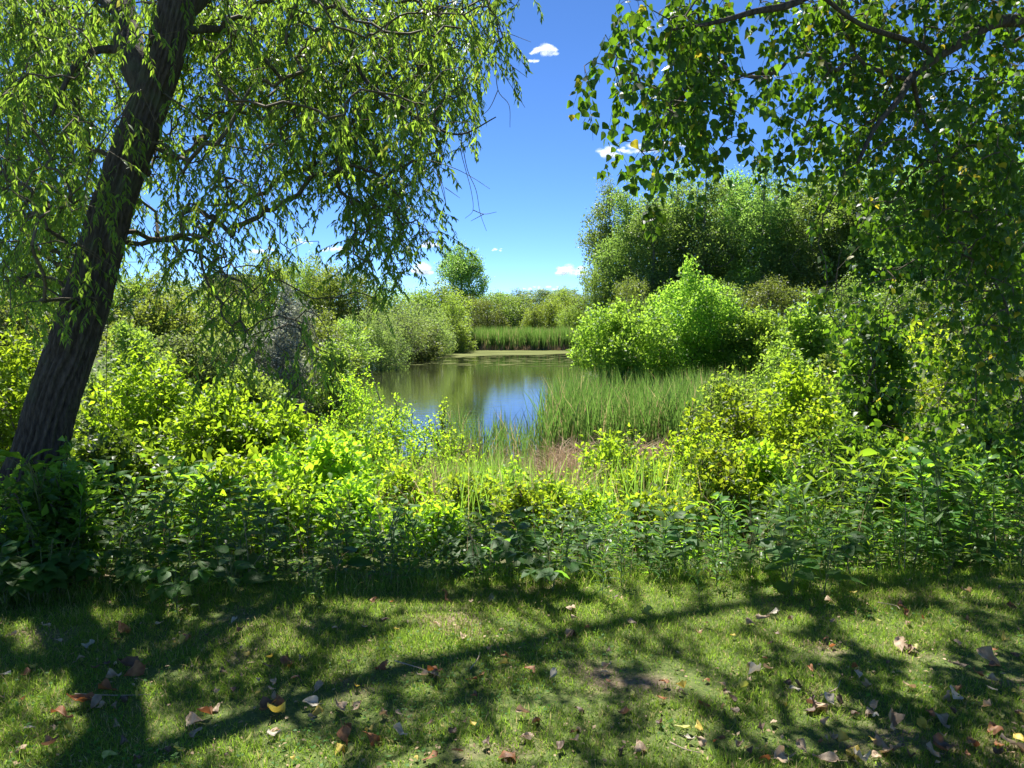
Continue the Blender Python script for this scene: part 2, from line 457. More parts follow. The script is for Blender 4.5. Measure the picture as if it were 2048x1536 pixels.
def catmull(pts, rad, per=6):
    pts = np.asarray(pts, float); rad = np.asarray(rad, float)
    P = np.vstack([2 * pts[0] - pts[1], pts, 2 * pts[-1] - pts[-2]])
    out, ro = [], []
    for i in range(1, len(P) - 2):
        for k in range(per):
            t = k / per
            out.append(0.5 * ((2 * P[i]) + (-P[i - 1] + P[i + 1]) * t + (2 * P[i - 1] - 5 * P[i] + 4 * P[i + 1] - P[i + 2]) * t * t + (-P[i - 1] + 3 * P[i] - 3 * P[i + 1] + P[i + 2]) * t ** 3))
            ro.append(rad[i - 1] * (1 - t) + rad[i] * t)
    out.append(pts[-1]); ro.append(rad[-1])
    return np.array(out), np.array(ro)

def tube(pts, rad, sides=8, disp=None, cap=True):
    """one continuous tube; disp(theta, s) gives a radius factor"""
    pts = np.asarray(pts, float); n = len(pts)
    tan = unit(np.gradient(pts, axis=0))
    x = np.cross(tan[0], [0.3, 1, 0.2]); x = x / np.linalg.norm(x)
    s = np.concatenate([[0], np.cumsum(np.linalg.norm(np.diff(pts, axis=0), axis=1))])
    th = np.arange(sides) * 2 * math.pi / sides
    V = []
    for i in range(n):
        x = x - tan[i] * np.dot(x, tan[i]); x = x / np.linalg.norm(x)
        y = np.cross(tan[i], x)
        r = rad[i] * (disp(th, s[i]) if disp else 1.0) * np.ones(sides)
        V.append(pts[i] + (np.cos(th) * r)[:, None] * x + (np.sin(th) * r)[:, None] * y)
    V = np.concatenate(V)
    i = np.arange(sides); j = (i + 1) % sides
    F = np.concatenate([np.stack([i, j, j + sides, i + sides], 1) + k * sides for k in range(n - 1)])
    if cap:
        V = np.vstack([V, pts[-1:]])
        c = len(V) - 1; b = (n - 1) * sides
        F = np.vstack([F, np.stack([b + i, b + j, np.full(sides, c), np.full(sides, c)], 1)])
        F = [tuple(dict.fromkeys(f)) for f in F.tolist()]
    return V, F

def py_mesh(name, V, F, mat, smooth=False):
    me = bpy.data.meshes.new(name)
    me.from_pydata([tuple(v) for v in V], [], [tuple(f) for f in F])
    me.update()
    if smooth: me.polygons.foreach_set('use_smooth', np.ones(len(me.polygons), bool))
    if mat: me.materials.append(mat)
    return me

def skeleton(base_pts, base_par, pts, bf=0.35, up=0.0):
    """grow a branching skeleton that reaches every point (balanced spanning tree)"""
    nb, n = len(base_pts), len(pts)
    P = np.vstack([base_pts, pts]); par = np.full(nb + n, -1); par[:nb] = base_par
    plen = np.zeros(nb + n)
    for i in range(nb):
        if par[i] >= 0: plen[i] = plen[par[i]] + np.linalg.norm(P[i] - P[par[i]])
    best = np.full(n, 1e9); bp = np.zeros(n, int)
    def relax(i):
        d = np.linalg.norm(pts - P[i], axis=1)
        d = d + up * np.maximum(0, P[i][2] - pts[:, 2])
        c = d + bf * plen[i]
        m = c < best
        best[m] = c[m]; bp[m] = i
    for i in range(nb): relax(i)
    done = np.zeros(n, bool)
    for _ in range(n):
        k = int(np.argmin(np.where(done, 1e12, best)))
        done[k] = True; i = nb + k; par[i] = bp[k]
        plen[i] = plen[par[i]] + np.linalg.norm(P[i] - P[par[i]])
        relax(i)
    order = np.argsort(plen)
    cnt = np.ones(nb + n)
    for i in order[::-1]:
        if par[i] >= 0: cnt[par[i]] += cnt[i]
    return P, par, cnt, plen

def skeleton_mesh(name, P, par, cnt, r_tip, power, mat, sides=4, skip=0, rmax=1e9, origin=None):
    i = np.array([k for k in range(skip, len(P)) if par[k] >= 0])
    r = np.minimum(r_tip * cnt ** power, rmax)
    o = 0 if origin is None else origin
    A, B = P[par[i]] - o, P[i] - o
    # bend each piece a little so branches are not ruler-straight
    mid = (A + B) / 2 + RNG.normal(size=A.shape) * (np.linalg.norm(B - A, axis=1) * 0.06)[:, None]
    ra = np.minimum(r[par[i]], r[i] * 1.5)
    rm = (ra + r[i]) / 2
    V1, F1 = prisms(A, mid, ra, rm, sides); V2, F2 = prisms(mid, B, rm, r[i], sides)
    return mesh_arrays(name, np.vstack([V1, V2]), np.vstack([F1, F2 + len(V1)]), mat)

def lobe_points(lobes, n, rng, shell=0.55):
    """points inside a union of ellipsoids, more of them near the outside"""
    w = np.array([l[3] * l[4] * l[5] for l in lobes]) ** (2 / 3); w /= w.sum()
    k = rng.choice(len(lobes), n, p=w)
    Lb = np.array(lobes)[k]
    u = rand_unit(n, rng); r = rng.random(n) ** (1 / 3)
    r = np.where(rng.random(n) < shell, 0.78 + 0.24 * rng.random(n), r)
    return Lb[:, :3] + u * r[:, None] * Lb[:, 3:6], u

def clusters(L, tips, dirs, rng, per, size, spread, droop=0.3, up=0.7):
    """leaves gathered round twig ends: a small spray at each tip"""
    n = len(tips)
    t = rng.random((n, per))
    base = tips[:, None] + dirs[:, None] * (t[..., None] - 0.5) * spread * 1.6 + rng.normal(size=(n, per, 3)) * spread * 0.42
    ax = dirs[:, None] * 0.7 + rng.normal(size=(n, per, 3)) * 0.75 + np.array([0, 0, -droop])
    nm = rng.normal(size=(n, per, 3)) * 0.65 + np.array([0, 0, up])
    L.add(base.reshape(-1, 3), ax.reshape(-1, 3), nm.reshape(-1, 3), (size * (0.6 + 0.7 * rng.random((n, per)))).ravel())

exec_order = []
# ================================================================== SETTING: ground, water, algae
def build_ground():
    xs = np.unique(np.concatenate([np.linspace(-1500, -60, 14), np.linspace(-60, -9, 40), np.linspace(-9, 9, 110), np.linspace(9, 70, 44), np.linspace(70, 1500, 14)]))
    ys = np.unique(np.concatenate([np.linspace(-30, 1.5, 10), np.linspace(1.5, 18, 100), np.linspace(18, 90, 70), np.linspace(90, 2500, 24)]))
    X, Y = np.meshgrid(xs, ys)
    Z = ground(X, Y)
    V = np.stack([X, Y, Z], -1).reshape(-1, 3)
    nx, ny = len(xs), len(ys)
    i, j = np.meshgrid(np.arange(nx - 1), np.arange(ny - 1))
    a = (j * nx + i).ravel()
    F = np.stack([a, a + 1, a + nx + 1, a + nx], 1)
    o = link('ground', mesh_arrays('ground', V, F, M['ground'], True))
    tag(o, kind='structure')
    # water
    pts = [(x - 1.2, y) for x, y in zip(PL_X, PL_Y)]
    pts[0] = (-3.0, 14.6); pts[-1] = (-9, 79.0)
    right = [(x + 1.2, y) for x, y in zip(PR_X, PL_Y)]
    right[0] = (3.0, 14.6); right[-1] = (13, 79.0)
    ring = pts + right[::-1]
    o = link('pond_water', py_mesh('pond_water', [(x, y, WATER) for x, y in ring], [tuple(range(len(ring)))[::-1]], M['water']))
    tag(o, kind='structure')
    # floating algae along the far shore: an irregular mat
    V, F = [], []
    xs = np.linspace(-9.6, 12, 90); rows = 14
    for x in xs:
        near = 66 - 3.5 * math.exp(-((x + 5.5) / 3.2) ** 2) + 5.5 * float(sstep(0, 9, x)) + 1.6 * (float(fbm(x * 0.5, 1.3, 21)) - 0.5) + 0.8 * (float(fbm(x * 3, 7.3, 22)) - 0.5)
        for k in range(rows):
            y = near + (78.4 - near) * k / (rows - 1)
            V.append((x, y, WATER + 0.006))
    for i in range(len(xs) - 1):
        for k in range(rows - 1):
            a = i * rows + k
            F.append((a, a + rows, a + rows + 1, a + 1))
    rng = np.random.default_rng(5)
    for _ in range(170):                    # loose rafts that broke off the mat
        x = rng.uniform(-9, 8); y = rng.uniform(50, 66); sx, sy = rng.uniform(0.15, 0.9), rng.uniform(0.1, 0.35)
        c = len(V); m = 7
        for k in range(m):
            t = 2 * math.pi * k / m; r = rng.uniform(0.6, 1.1)
            V.append((x + sx * r * math.cos(t), y + sy * r * math.sin(t), WATER + 0.011))
        F.append(tuple(range(c, c + m)))
    o = link('algae', py_mesh('algae', V, F, M['algae']))
    tag(o, 'pale olive mat of algae floating before the far reeds', 'algae', kind='stuff')
build_ground()

# ================================================================== CLOUDS
def build_clouds():
    m, n, l, b, out = new_mat('cloud_vapour')
    b.inputs['Base Color'].default_value = (0.95, 0.95, 0.96, 1); b.inputs['Roughness'].default_value = 1.0; b.inputs['Specular IOR Level'].default_value = 0
    tl = n.new('ShaderNodeBsdfTranslucent'); tl.inputs['Color'].default_value = (0.95, 0.96, 1, 1)
    m1 = n.new('ShaderNodeMixShader'); m1.inputs[0].default_value = 0.65
    l.new(b.outputs[0], m1.inputs[1]); l.new(tl.outputs[0], m1.inputs[2])
    lw = n.new('ShaderNodeLayerWeight'); lw.inputs['Blend'].default_value = 0.5
    tc = n.new('ShaderNodeTexCoord'); nz = n.new('ShaderNodeTexNoise'); nz.inputs['Scale'].default_value = 0.022; nz.inputs['Detail'].default_value = 6
    l.new(tc.outputs['Object'], nz.inputs['Vector'])
    inv = n.new('ShaderNodeMath'); inv.operation = 'SUBTRACT'; inv.inputs[0].default_value = 1; l.new(lw.outputs['Facing'], inv.inputs[1])
    mu = n.new('ShaderNodeMath'); mu.operation = 'MULTIPLY'; l.new(inv.outputs[0], mu.inputs[0]); l.new(nz.outputs['Fac'], mu.inputs[1])
    mr = n.new('ShaderNodeMapRange'); mr.inputs[1].default_value = 0.12; mr.inputs[2].default_value = 0.55; mr.inputs[3].default_value = 0; mr.inputs[4].default_value = 0.25
    l.new(mu.outputs[0], mr.inputs[0])
    tp = n.new('ShaderNodeBsdfTransparent'); m2 = n.new('ShaderNodeMixShader')
    l.new(mr.outputs[0], m2.inputs[0]); l.new(tp.outputs[0], m2.inputs[1]); l.new(m1.outputs[0], m2.inputs[2])
    l.new(m2.outputs[0], out.inputs['Surface'])
    # one low sphere
    V0, F0 = [], []
    nu, nv = 14, 9
    for j in range(nv + 1):
        for i in range(nu):
            t, p = 2 * math.pi * i / nu, math.pi * j / nv
            V0.append((math.sin(p) * math.cos(t), math.sin(p) * math.sin(t), math.cos(p)))
    for j in range(nv):
        for i in range(nu):
            F0.append((j * nu + i, j * nu + (i + 1) % nu, (j + 1) * nu + (i + 1) % nu, (j + 1) * nu + i))
    V0, F0 = np.array(V0), np.array(F0)
    specs = [  # px, py, width, height, puffs, label
        (1090, 100, 46, 18, 16, 'small wispy white cloud high in the open blue gap'),
        (1068, 121, 20, 9, 7, 'tiny white puff just under the high wispy cloud'),
        (1218, 304, 40, 22, 14, 'bright white cloud puff beside the hanging cottonwood sprays'),
        (1275, 296, 70, 18, 18, 'thin stretched white cloud behind the cottonwood leaf tips'),
        (1366, 286, 48, 22, 12, 'white cloud showing between the two hanging cottonwood sprays'),
        (945, 97, 34, 16, 10, 'white cloud at the edge of the willow foliage'),
        (860, 488, 36, 15, 12, 'small white cloud just above the round lone tree, willow side'),
        (844, 538, 30, 24, 12, 'low white cloud resting behind the treetops by the lone tree'),
        (1145, 540, 70, 20, 22, 'flat-based white cloud low beside the tall poplar stand'),
        (1090, 576, 80, 10, 14, 'faint flat cloud on the far tree line'),
        (604, 481, 34, 13, 10, 'small white cloud seen through the willow twigs'),
        (668, 496, 44, 15, 12, 'white cloud half hidden by the hanging willow branch'),
        (525, 500, 46, 14, 12, 'white cloud low behind the willow, over the slope trees'),
        (995, 499, 18, 8, 6, 'very faint cloud wisp right of the lone tree top'),
    ]
    rng = np.random.default_rng(3)
    for px, py, w, h, npuff, label in specs:
        D = 1800; w, h = w * 1.35, h * 1.0
        c = at(px, py, D); s = D / FPX
        Vs, Fs = [], []
        for k in range(int(npuff * 1.5)):
            u = rng.uniform(-1, 1)
            x = u * w / 2 * s * 0.8
            zz = (rng.random() ** 1.3) * h * s * 0.75 * (1 - 0.6 * u * u) - h * s * 0.35
            r = h * s * rng.uniform(0.22, 0.42) * (1 - 0.45 * u * u)
            V = V0 * (1 + 0.16 * np.sin(V0 @ rng.normal(size=3) * 5 + rng.random() * 6))[:, None]
            V = V * np.array([r * 1.6, r * 1.5, r * 0.85]) + np.array([x, rng.uniform(-1, 1) * h * s * 0.4, zz])
            Fs.append(F0 + sum(len(q) for q in Vs)); Vs.append(V)
        o = link('cloud', mesh_arrays('cloud', np.vstack(Vs), np.vstack(Fs), m, True), None, c)
        tag(o, label, 'cloud', 'small fair-weather clouds')
build_clouds()

# ================================================================== TREES IN THE DISTANCE
def make_tree_variant(seed, h, w, mat, n_tips, per, leaf, crown_from=0.18, lobes_n=9, shape='oval', leafshape=L_QUAD, bark='bark', trunk_r=0.16, branch_r=0.012):
    """mesh data of one tree, height h, crown width w, standing at the origin"""
    rng = np.random.default_rng(seed)
    n_tips = int(n_tips * 0.8); leaf *= 1.09
    lobes = []
    z0 = h * crown_from
    for k in range(lobes_n):
        f = (k + 0.5) / lobes_n
        z = z0 + (h - z0) * (0.08 + 0.86 * f)
        if shape == 'oval': rr = w / 2 * math.sin(math.pi * (0.16 + 0.74 * f)) 
        elif shape == 'poplar': rr = w / 2 * (0.55 + 0.45 * math.sin(math.pi * min(1, 0.2 + 0.75 * f))) * (1 - 0.5 * max(0, f - 0.6) / 0.4)
        else: rr = w / 2 * (1 - 0.55 * f)
        for q in range(2 if k < lobes_n - 1 else 1):
            a = rng.uniform(0, 2 * math.pi); off = rr * rng.uniform(0.25, 0.62)
            s = rr * rng.uniform(0.42, 0.72)
            lobes.append((off * math.cos(a), off * math.sin(a), z + rng.uniform(-.05, .05) * h, s, s, s * rng.uniform(0.7, 1.1)))
    tips, u = lobe_points(lobes, n_tips, rng, 0.6)
    ok = tips[:, 2] > 0.15
    tips, u = tips[ok], u[ok]
    nt = 9
    tz = np.linspace(0, h * 0.88, nt)
    bx = np.cumsum(rng.normal(size=nt) * w * 0.012); by = np.cumsum(rng.normal(size=nt) * w * 0.012)
    bp = np.stack([bx - bx[0], by - by[0], tz], 1)
    sub = rng.choice(len(tips), min(len(tips), 150), replace=False)
    P, par, cnt, plen = skeleton(bp, [-1] + list(range(nt - 1)), tips[sub], 0.25, 0.4)
    V, F = tube(*catmull(bp, trunk_r * np.linspace(1, 0.12, nt) + 0.006, 3), 7)
    ml = skeleton_mesh('limb', P, par, cnt, branch_r, 0.42, M[bark], 4, nt, trunk_r * 0.5)
    tr = py_mesh('trunk', V, F, M[bark], True)
    L = Leaves()
    d = unit(tips - np.array([0, 0, h * 0.45])) + np.array([0, 0, 0.35])
    clusters(L, tips, unit(d), rng, per, leaf, leaf * 2.2, 0.15, 0.6)
    Pp, R, S = L.arrays()
    cr = leaves_to_mesh('crown', leafshape, Pp, R, S, mat)
    return {'trunk': tr, 'branchwork': ml, 'crown': cr, 'h': h, 'w': w}

def place_tree(name, var, px, top_py, d, label, group, width_px=None, rot=None, cat='tree'):
    base = at(px, 700, d); x, y = base[0], base[1]
    z = gz(x, y) - 0.05
    top = at(px, top_py, d)[2]
    sz = (top - z) / (var['h'] * 0.94)
    sx = sz if width_px is None else (width_px / FPX * d) / var['w']
    r = thing(name, label, cat, (x, y, z), group)
    r.rotation_euler[2] = rot if rot is not None else random.uniform(0, 6.28)
    r.scale = (sx, sx, sz)
    link('trunk', var['trunk'], r)
    b = link('branchwork', var['branchwork'], r); b['kind'] = 'stuff'
    c = link('crown', var['crown'], r); c['kind'] = 'stuff'
    return r

def distant_trees():
    pop = [make_tree_variant(100 + k, 15, 6.0, M['poplar'], 2100, 12, 0.18, 0.14, 10, 'poplar', trunk_r=0.2) for k in range(3)]
    grn = [make_tree_variant(120 + k, 8, 6.0, M['greentree'], 1300, 11, 0.17, 0.08, 7, 'oval', trunk_r=0.13) for k in range(3)]
    yel = [make_tree_variant(130 + k, 7, 5.0, M['yellowtree'], 1200, 11, 0.15, 0.06, 6, 'oval', trunk_r=0.11) for k in range(3)]
    sag = [make_tree_variant(140 + k, 4, 5.0, M['sageshrub'], 1100, 11, 0.10, 0.0, 5, 'oval', trunk_r=0.06, branch_r=0.008) for k in range(2)]
    lone = make_tree_variant(151, 13, 8.0, M['poplar'], 2900, 12, 0.2, 0.14, 8, 'oval', trunk_r=0.22)
    place_tree('lone_tree', lone, 921, 490, 108, 'round-crowned lone tree rising behind the far reeds', 'trees behind the pond', 120, 0.4)
    # tall poplar stand on the right
    stand = [
        (1212, 385, 92, 95, 'slim poplar at the open-sky end of the tall stand'),
        (1252, 372, 86, 100, 'tall poplar second from the open-sky end of the stand'),
        (1300, 398, 80, 110, 'shorter poplar whose top dips between two taller ones'),
        (1350, 352, 84, 120, 'poplar under the tip of the long hanging cottonwood spray'),
        (1405, 345, 80, 120, 'tallest-looking poplar near the middle of the stand'),
        (1462, 343, 84, 120, 'pale-topped poplar just past the tallest of the stand'),
        (1520, 345, 78, 120, 'poplar directly behind the peak of the big lit shrub shoulder'),
        (1575, 352, 82, 125, 'poplar half hidden by the first low cottonwood sprays'),
        (1640, 340, 76, 130, 'poplar behind the lowest cottonwood branch'),
        (1700, 330, 72, 140, 'poplar seen through the middle of the cottonwood curtain'),
        (1770, 330, 70, 140, 'poplar with bare lower trunk behind the vine-covered shrub'),
        (1840, 320, 66, 150, 'poplar behind the forked cottonwood limb'),
        (1905, 330, 64, 150, 'poplar whose dark trunk shows through the curtain gap'),
        (1975, 310, 60, 160, 'poplar near the photo edge behind the densest cottonwood leaves'),
        (2060, 300, 58, 160, 'poplar cut by the photo edge beside the cottonwood trunk'),
        (1440, 380, 98, 120, 'poplar in the second row showing between two crowns'),
        (1560, 380, 98, 120, 'second-row poplar in the gap behind the shrub shoulder'),
        (1330, 400, 102, 120, 'second-row poplar behind the shorter one'),
        (1690, 370, 92, 130, 'second-row poplar deep behind the curtain'),
        (1800, 360, 90, 130, 'second-row poplar above the yellow-green shrub'),
    ]
    for i, (px, top, d, w, lab) in enumerate(stand):
        place_tree('poplar_tree', pop[i % 3], px, top - 16, d, lab, 'tall poplar stand across the marsh', w * 1.3)
    under = [
        (1190, 540, 84, 90, grn, 'dark green tree at the foot of the poplar stand by the water'),
        (1250, 560, 74, 100, grn, 'bushy green tree under the slim end poplars'),
        (1160, 585, 92, 70, grn, 'leaning dark tree where the far reeds end'),
        (1530, 560, 58, 130, grn, 'shaded understory tree behind the big shrub shoulder'),
        (1600, 575, 56, 120, grn, 'shaded understory tree behind the small round shrub'),
        (1690, 560, 54, 130, grn, 'shaded understory tree in the gap below the curtain'),
        (1790, 570, 52, 140, grn, 'shaded understory tree beside the vine-covered shrub'),
        (1900, 560, 50, 150, grn, 'shaded understory tree behind the yellow-green shrub'),
        (2010, 550, 48, 160, grn, 'shaded understory tree behind the dark edge shrub'),
        (1450, 570, 60, 120, grn, 'shaded understory tree showing over the big shrub'),
    ]
    for i, (px, top, d, w, vs, lab) in enumerate(under):
        place_tree('understory_tree', vs[i % 3], px, top, d, lab, 'low trees under the poplars', w * 1.1)
    far = [
        (1000, 586, 92, 95, grn, 'rounded yellow-green tree behind the reeds below the lone tree'),
        (975, 600, 86, 70, grn, 'dark bushy tree in the shade of the lone tree'),
        (1040, 588, 94, 80, grn, 'mid-green tree at the centre of the far tree line'),
        (1068, 600, 88, 60, yel, 'small pale tree in front of the dip in the tree line'),
        (1100, 590, 90, 70, yel, 'light yellow-green slender tree above the far reeds'),
        (1128, 578, 96, 80, yel, 'taller yellowish tree toward the end of the far reeds'),
        (1140, 610, 84, 60, yel, 'low light tree in front of the leaning dark tree'),
        (950, 596, 90, 60, grn, 'green tree touching the trunk side of the lone tree'),
        (1085, 574, 150, 90, pop, 'hazy bluish tree far behind the dip'),
        (1040, 580, 160, 90, pop, 'hazy far tree behind the central tree line'),
        (1125, 572, 165, 80, pop, 'hazy far tree behind the yellowish tree'),
        (1000, 582, 150, 90, pop, 'hazy far tree peeking over the rounded yellow-green one'),
        (880, 560, 80, 110, yel, 'bright leafy tree on the bank in front of the lone tree'),
        (835, 568, 78, 100, yel, 'bright tree behind the lowest willow tips'),
        (905, 590, 74, 70, yel, 'small bright tree stepping down toward the reeds'),
    ]
    for i, (px, top, d, w, vs, lab) in enumerate(far):
        place_tree('bank_tree', vs[i % len(vs)], px, top, d, lab, 'trees behind the pond', w * 1.15)
    slope = [
        (770, 560, 76, 110, yel, 'tree behind the hanging willow branch on the slope'),
        (720, 545, 72, 110, grn, 'green slope tree left of the hanging willow branch'),
        (660, 530, 70, 100, yel, 'pale slope tree with a pointed top'),
        (625, 508, 74, 90, yel, 'tallest narrow slope tree under the little clouds'),
        (585, 520, 70, 80, grn, 'slope tree beside the tallest narrow one'),
        (535, 505, 66, 90, yel, 'slope tree with an ochre top below the long cloud'),
        (455, 551, 60, 100, grn, 'bushy slope tree in front of the flat roof'),
        (395, 550, 64, 110, yel, 'slope tree behind the willow twigs, trunk side'),
        (320, 545, 58, 120, yel, 'pale slope tree just right of the willow trunk'),
        (250, 540, 56, 120, yel, 'slope tree partly behind the willow trunk'),
        (120, 520, 54, 140, yel, 'slope tree left of the willow trunk'),
        (30, 510, 52, 140, grn, 'slope tree at the photo edge beside the willow'),
        (-60, 500, 50, 150, yel, 'slope tree just outside the willow side of the photo'),
    ]
    for i, (px, top, d, w, vs, lab) in enumerate(slope[:-1]):
        place_tree('slope_tree', vs[i % 3], px, top, d, lab, 'trees on the slope behind the willow', w * 1.25)
    bank = [
        (905, 628, 72, 80, yel, 'low bright shrub where the bank meets the far reeds'),
        (850, 614, 64, 130, sag, 'grey-green mound of shrub on the bank by the reeds'),
        (790, 616, 56, 150, sag, 'grey-green shrub overhanging the far end of the bank'),
        (735, 625, 48, 150, sag, 'wide grey-green shrub at the dark bank edge'),
        (820, 640, 58, 110, grn, 'dark green shrub low at the waterline'),
        (690, 640, 43, 140, yel, 'light green shrub beside the silver bush'),
        (645, 620, 40, 120, yel, 'light green shrub behind the silver bush'),
        (760, 655, 47, 110, sag, 'small grey shrub dipping into the pond'),
        (870, 650, 66, 100, sag, 'low grey-green shrub against the reeds'),
    ]
    for i, (px, top, d, w, vs, lab) in enumerate(bank):
        place_tree('bank_shrub', vs[i % len(vs)], px, top, d, lab, 'shrubs along the pond bank', w * 1.15, cat='shrub')
    return pop, grn, yel, sag
POP, GRN, YEL, SAG = distant_trees()

# a flat-roofed building on the slope, glimpsed through the twigs
def building():
    c = at(452, 556, 118); w, dp = 7.0, 8.0
    zg = gz(c[0], 118)
    r = thing('flat_roofed_building', 'flat grey-roofed building glimpsed through the willow twigs on the slope', 'building', (c[0], 118, zg))
    def box(name, x0, x1, y0, y1, z0, z1, mat):
        V = [(x, y, z) for z in (z0, z1) for y in (y0, y1) for x in (x0, x1)]
        F = [(0, 2, 3, 1), (4, 5, 7, 6), (0, 1, 5, 4), (2, 6, 7, 3), (0, 4, 6, 2), (1, 3, 7, 5)]
        return link(name, py_mesh(name, V, F, mat), r)
    H = c[2] - zg
    box('wall', -w / 2, w / 2, 0, dp, 0, H, plain_mat('render_wall', (0.32, 0.27, 0.23), 0.9, 0.1))
    box('roof', -w / 2 - .3, w / 2 + .3, -.4, dp + .3, H, H + 0.55, plain_mat('roof_felt', (0.16, 0.16, 0.17), 0.8, 0.15))
    gm = plain_mat('window_glass', (0.03, 0.035, 0.04), 0.1)
    for k in range(3):
        box('window', -3.4 + k * 2.6, -1.9 + k * 2.6, -0.03, 0.1, H - 1.7, H - 0.5, gm)
building()

# ================================================================== REEDS
def blades(rng, P, h, w, lean, nseg=3):
    """tapered, bending blades: arrays of verts and tris"""
    n = len(P); a = rng.uniform(0, 2 * math.pi, n)
    d = np.stack([np.cos(a), np.sin(a), np.zeros(n)], 1)
    a2 = rng.uniform(0, 2 * math.pi, n)
    b = np.stack([np.cos(a2), np.sin(a2), np.zeros(n)], 1) * np.asarray(lean)[:, None]
    V = np.zeros((n, 2 * nseg + 1, 3))
    for k in range(nseg + 1):
        t = k / nseg
        c = P + b * (t ** 2)[..., None] * h[:, None] if hasattr(t, 'shape') else P + b * t * t * h[:, None]
        c = c + np.array([0, 0, 1.0]) * (t * h * (1 - 0.25 * np.asarray(lean) * t))[:, None]
        if k < nseg:
            ww = (w * (1 - 0.55 * t ** 2) / 2)[:, None]
            V[:, 2 * k] = c - d * ww; V[:, 2 * k + 1] = c + d * ww
        else: V[:, 2 * k] = c
    F = []
    for k in range(nseg - 1):
        i = 2 * k; F += [(i, i + 1, i + 3), (i, i + 3, i + 2)]
    i = 2 * (nseg - 1); F.append((i, i + 1, i + 2))
    F = np.array(F)[None] + (np.arange(n) * (2 * nseg + 1))[:, None, None]
    return V.reshape(-1, 3), F.reshape(-1, 3)

def reed_bed(name, label, cat, x, y, hmin, hmax, w, mat, seed, lean=(0.02, 0.3), sink=0.05, nseg=4):
    rng = np.random.default_rng(seed)
    z = np.maximum(ground(x, y), WATER - 0.1) - sink
    P = np.stack([x, y, z], 1); n = len(x)
    h = rng.uniform(hmin, hmax, n) * (0.85 + 0.3 * fbm(x * 0.8, y * 0.8, seed))
    V, F = blades(rng, P, h, np.full(n, w) * rng.uniform(0.6, 1.3, n), rng.uniform(*lean, n), nseg)
    o = link(name, mesh_arrays(name, V, F, mat))
    return tag(o, label, cat, kind='stuff')

def clumped(rng, n, x0, x1, y0, y1, fn, clump=0.12, per=7):
    m = n // per
    cx, cy_ = rng.uniform(x0, x1, m * 4), rng.uniform(y0, y1, m * 4)
    ok = fn(cx, cy_); cx, cy_ = cx[ok][:m], cy_[ok][:m]
    x = np.repeat(cx, per) + rng.normal(size=len(cx) * per) * clump
    y = np.repeat(cy_, per) + rng.normal(size=len(cx) * per) * clump
    return x, y

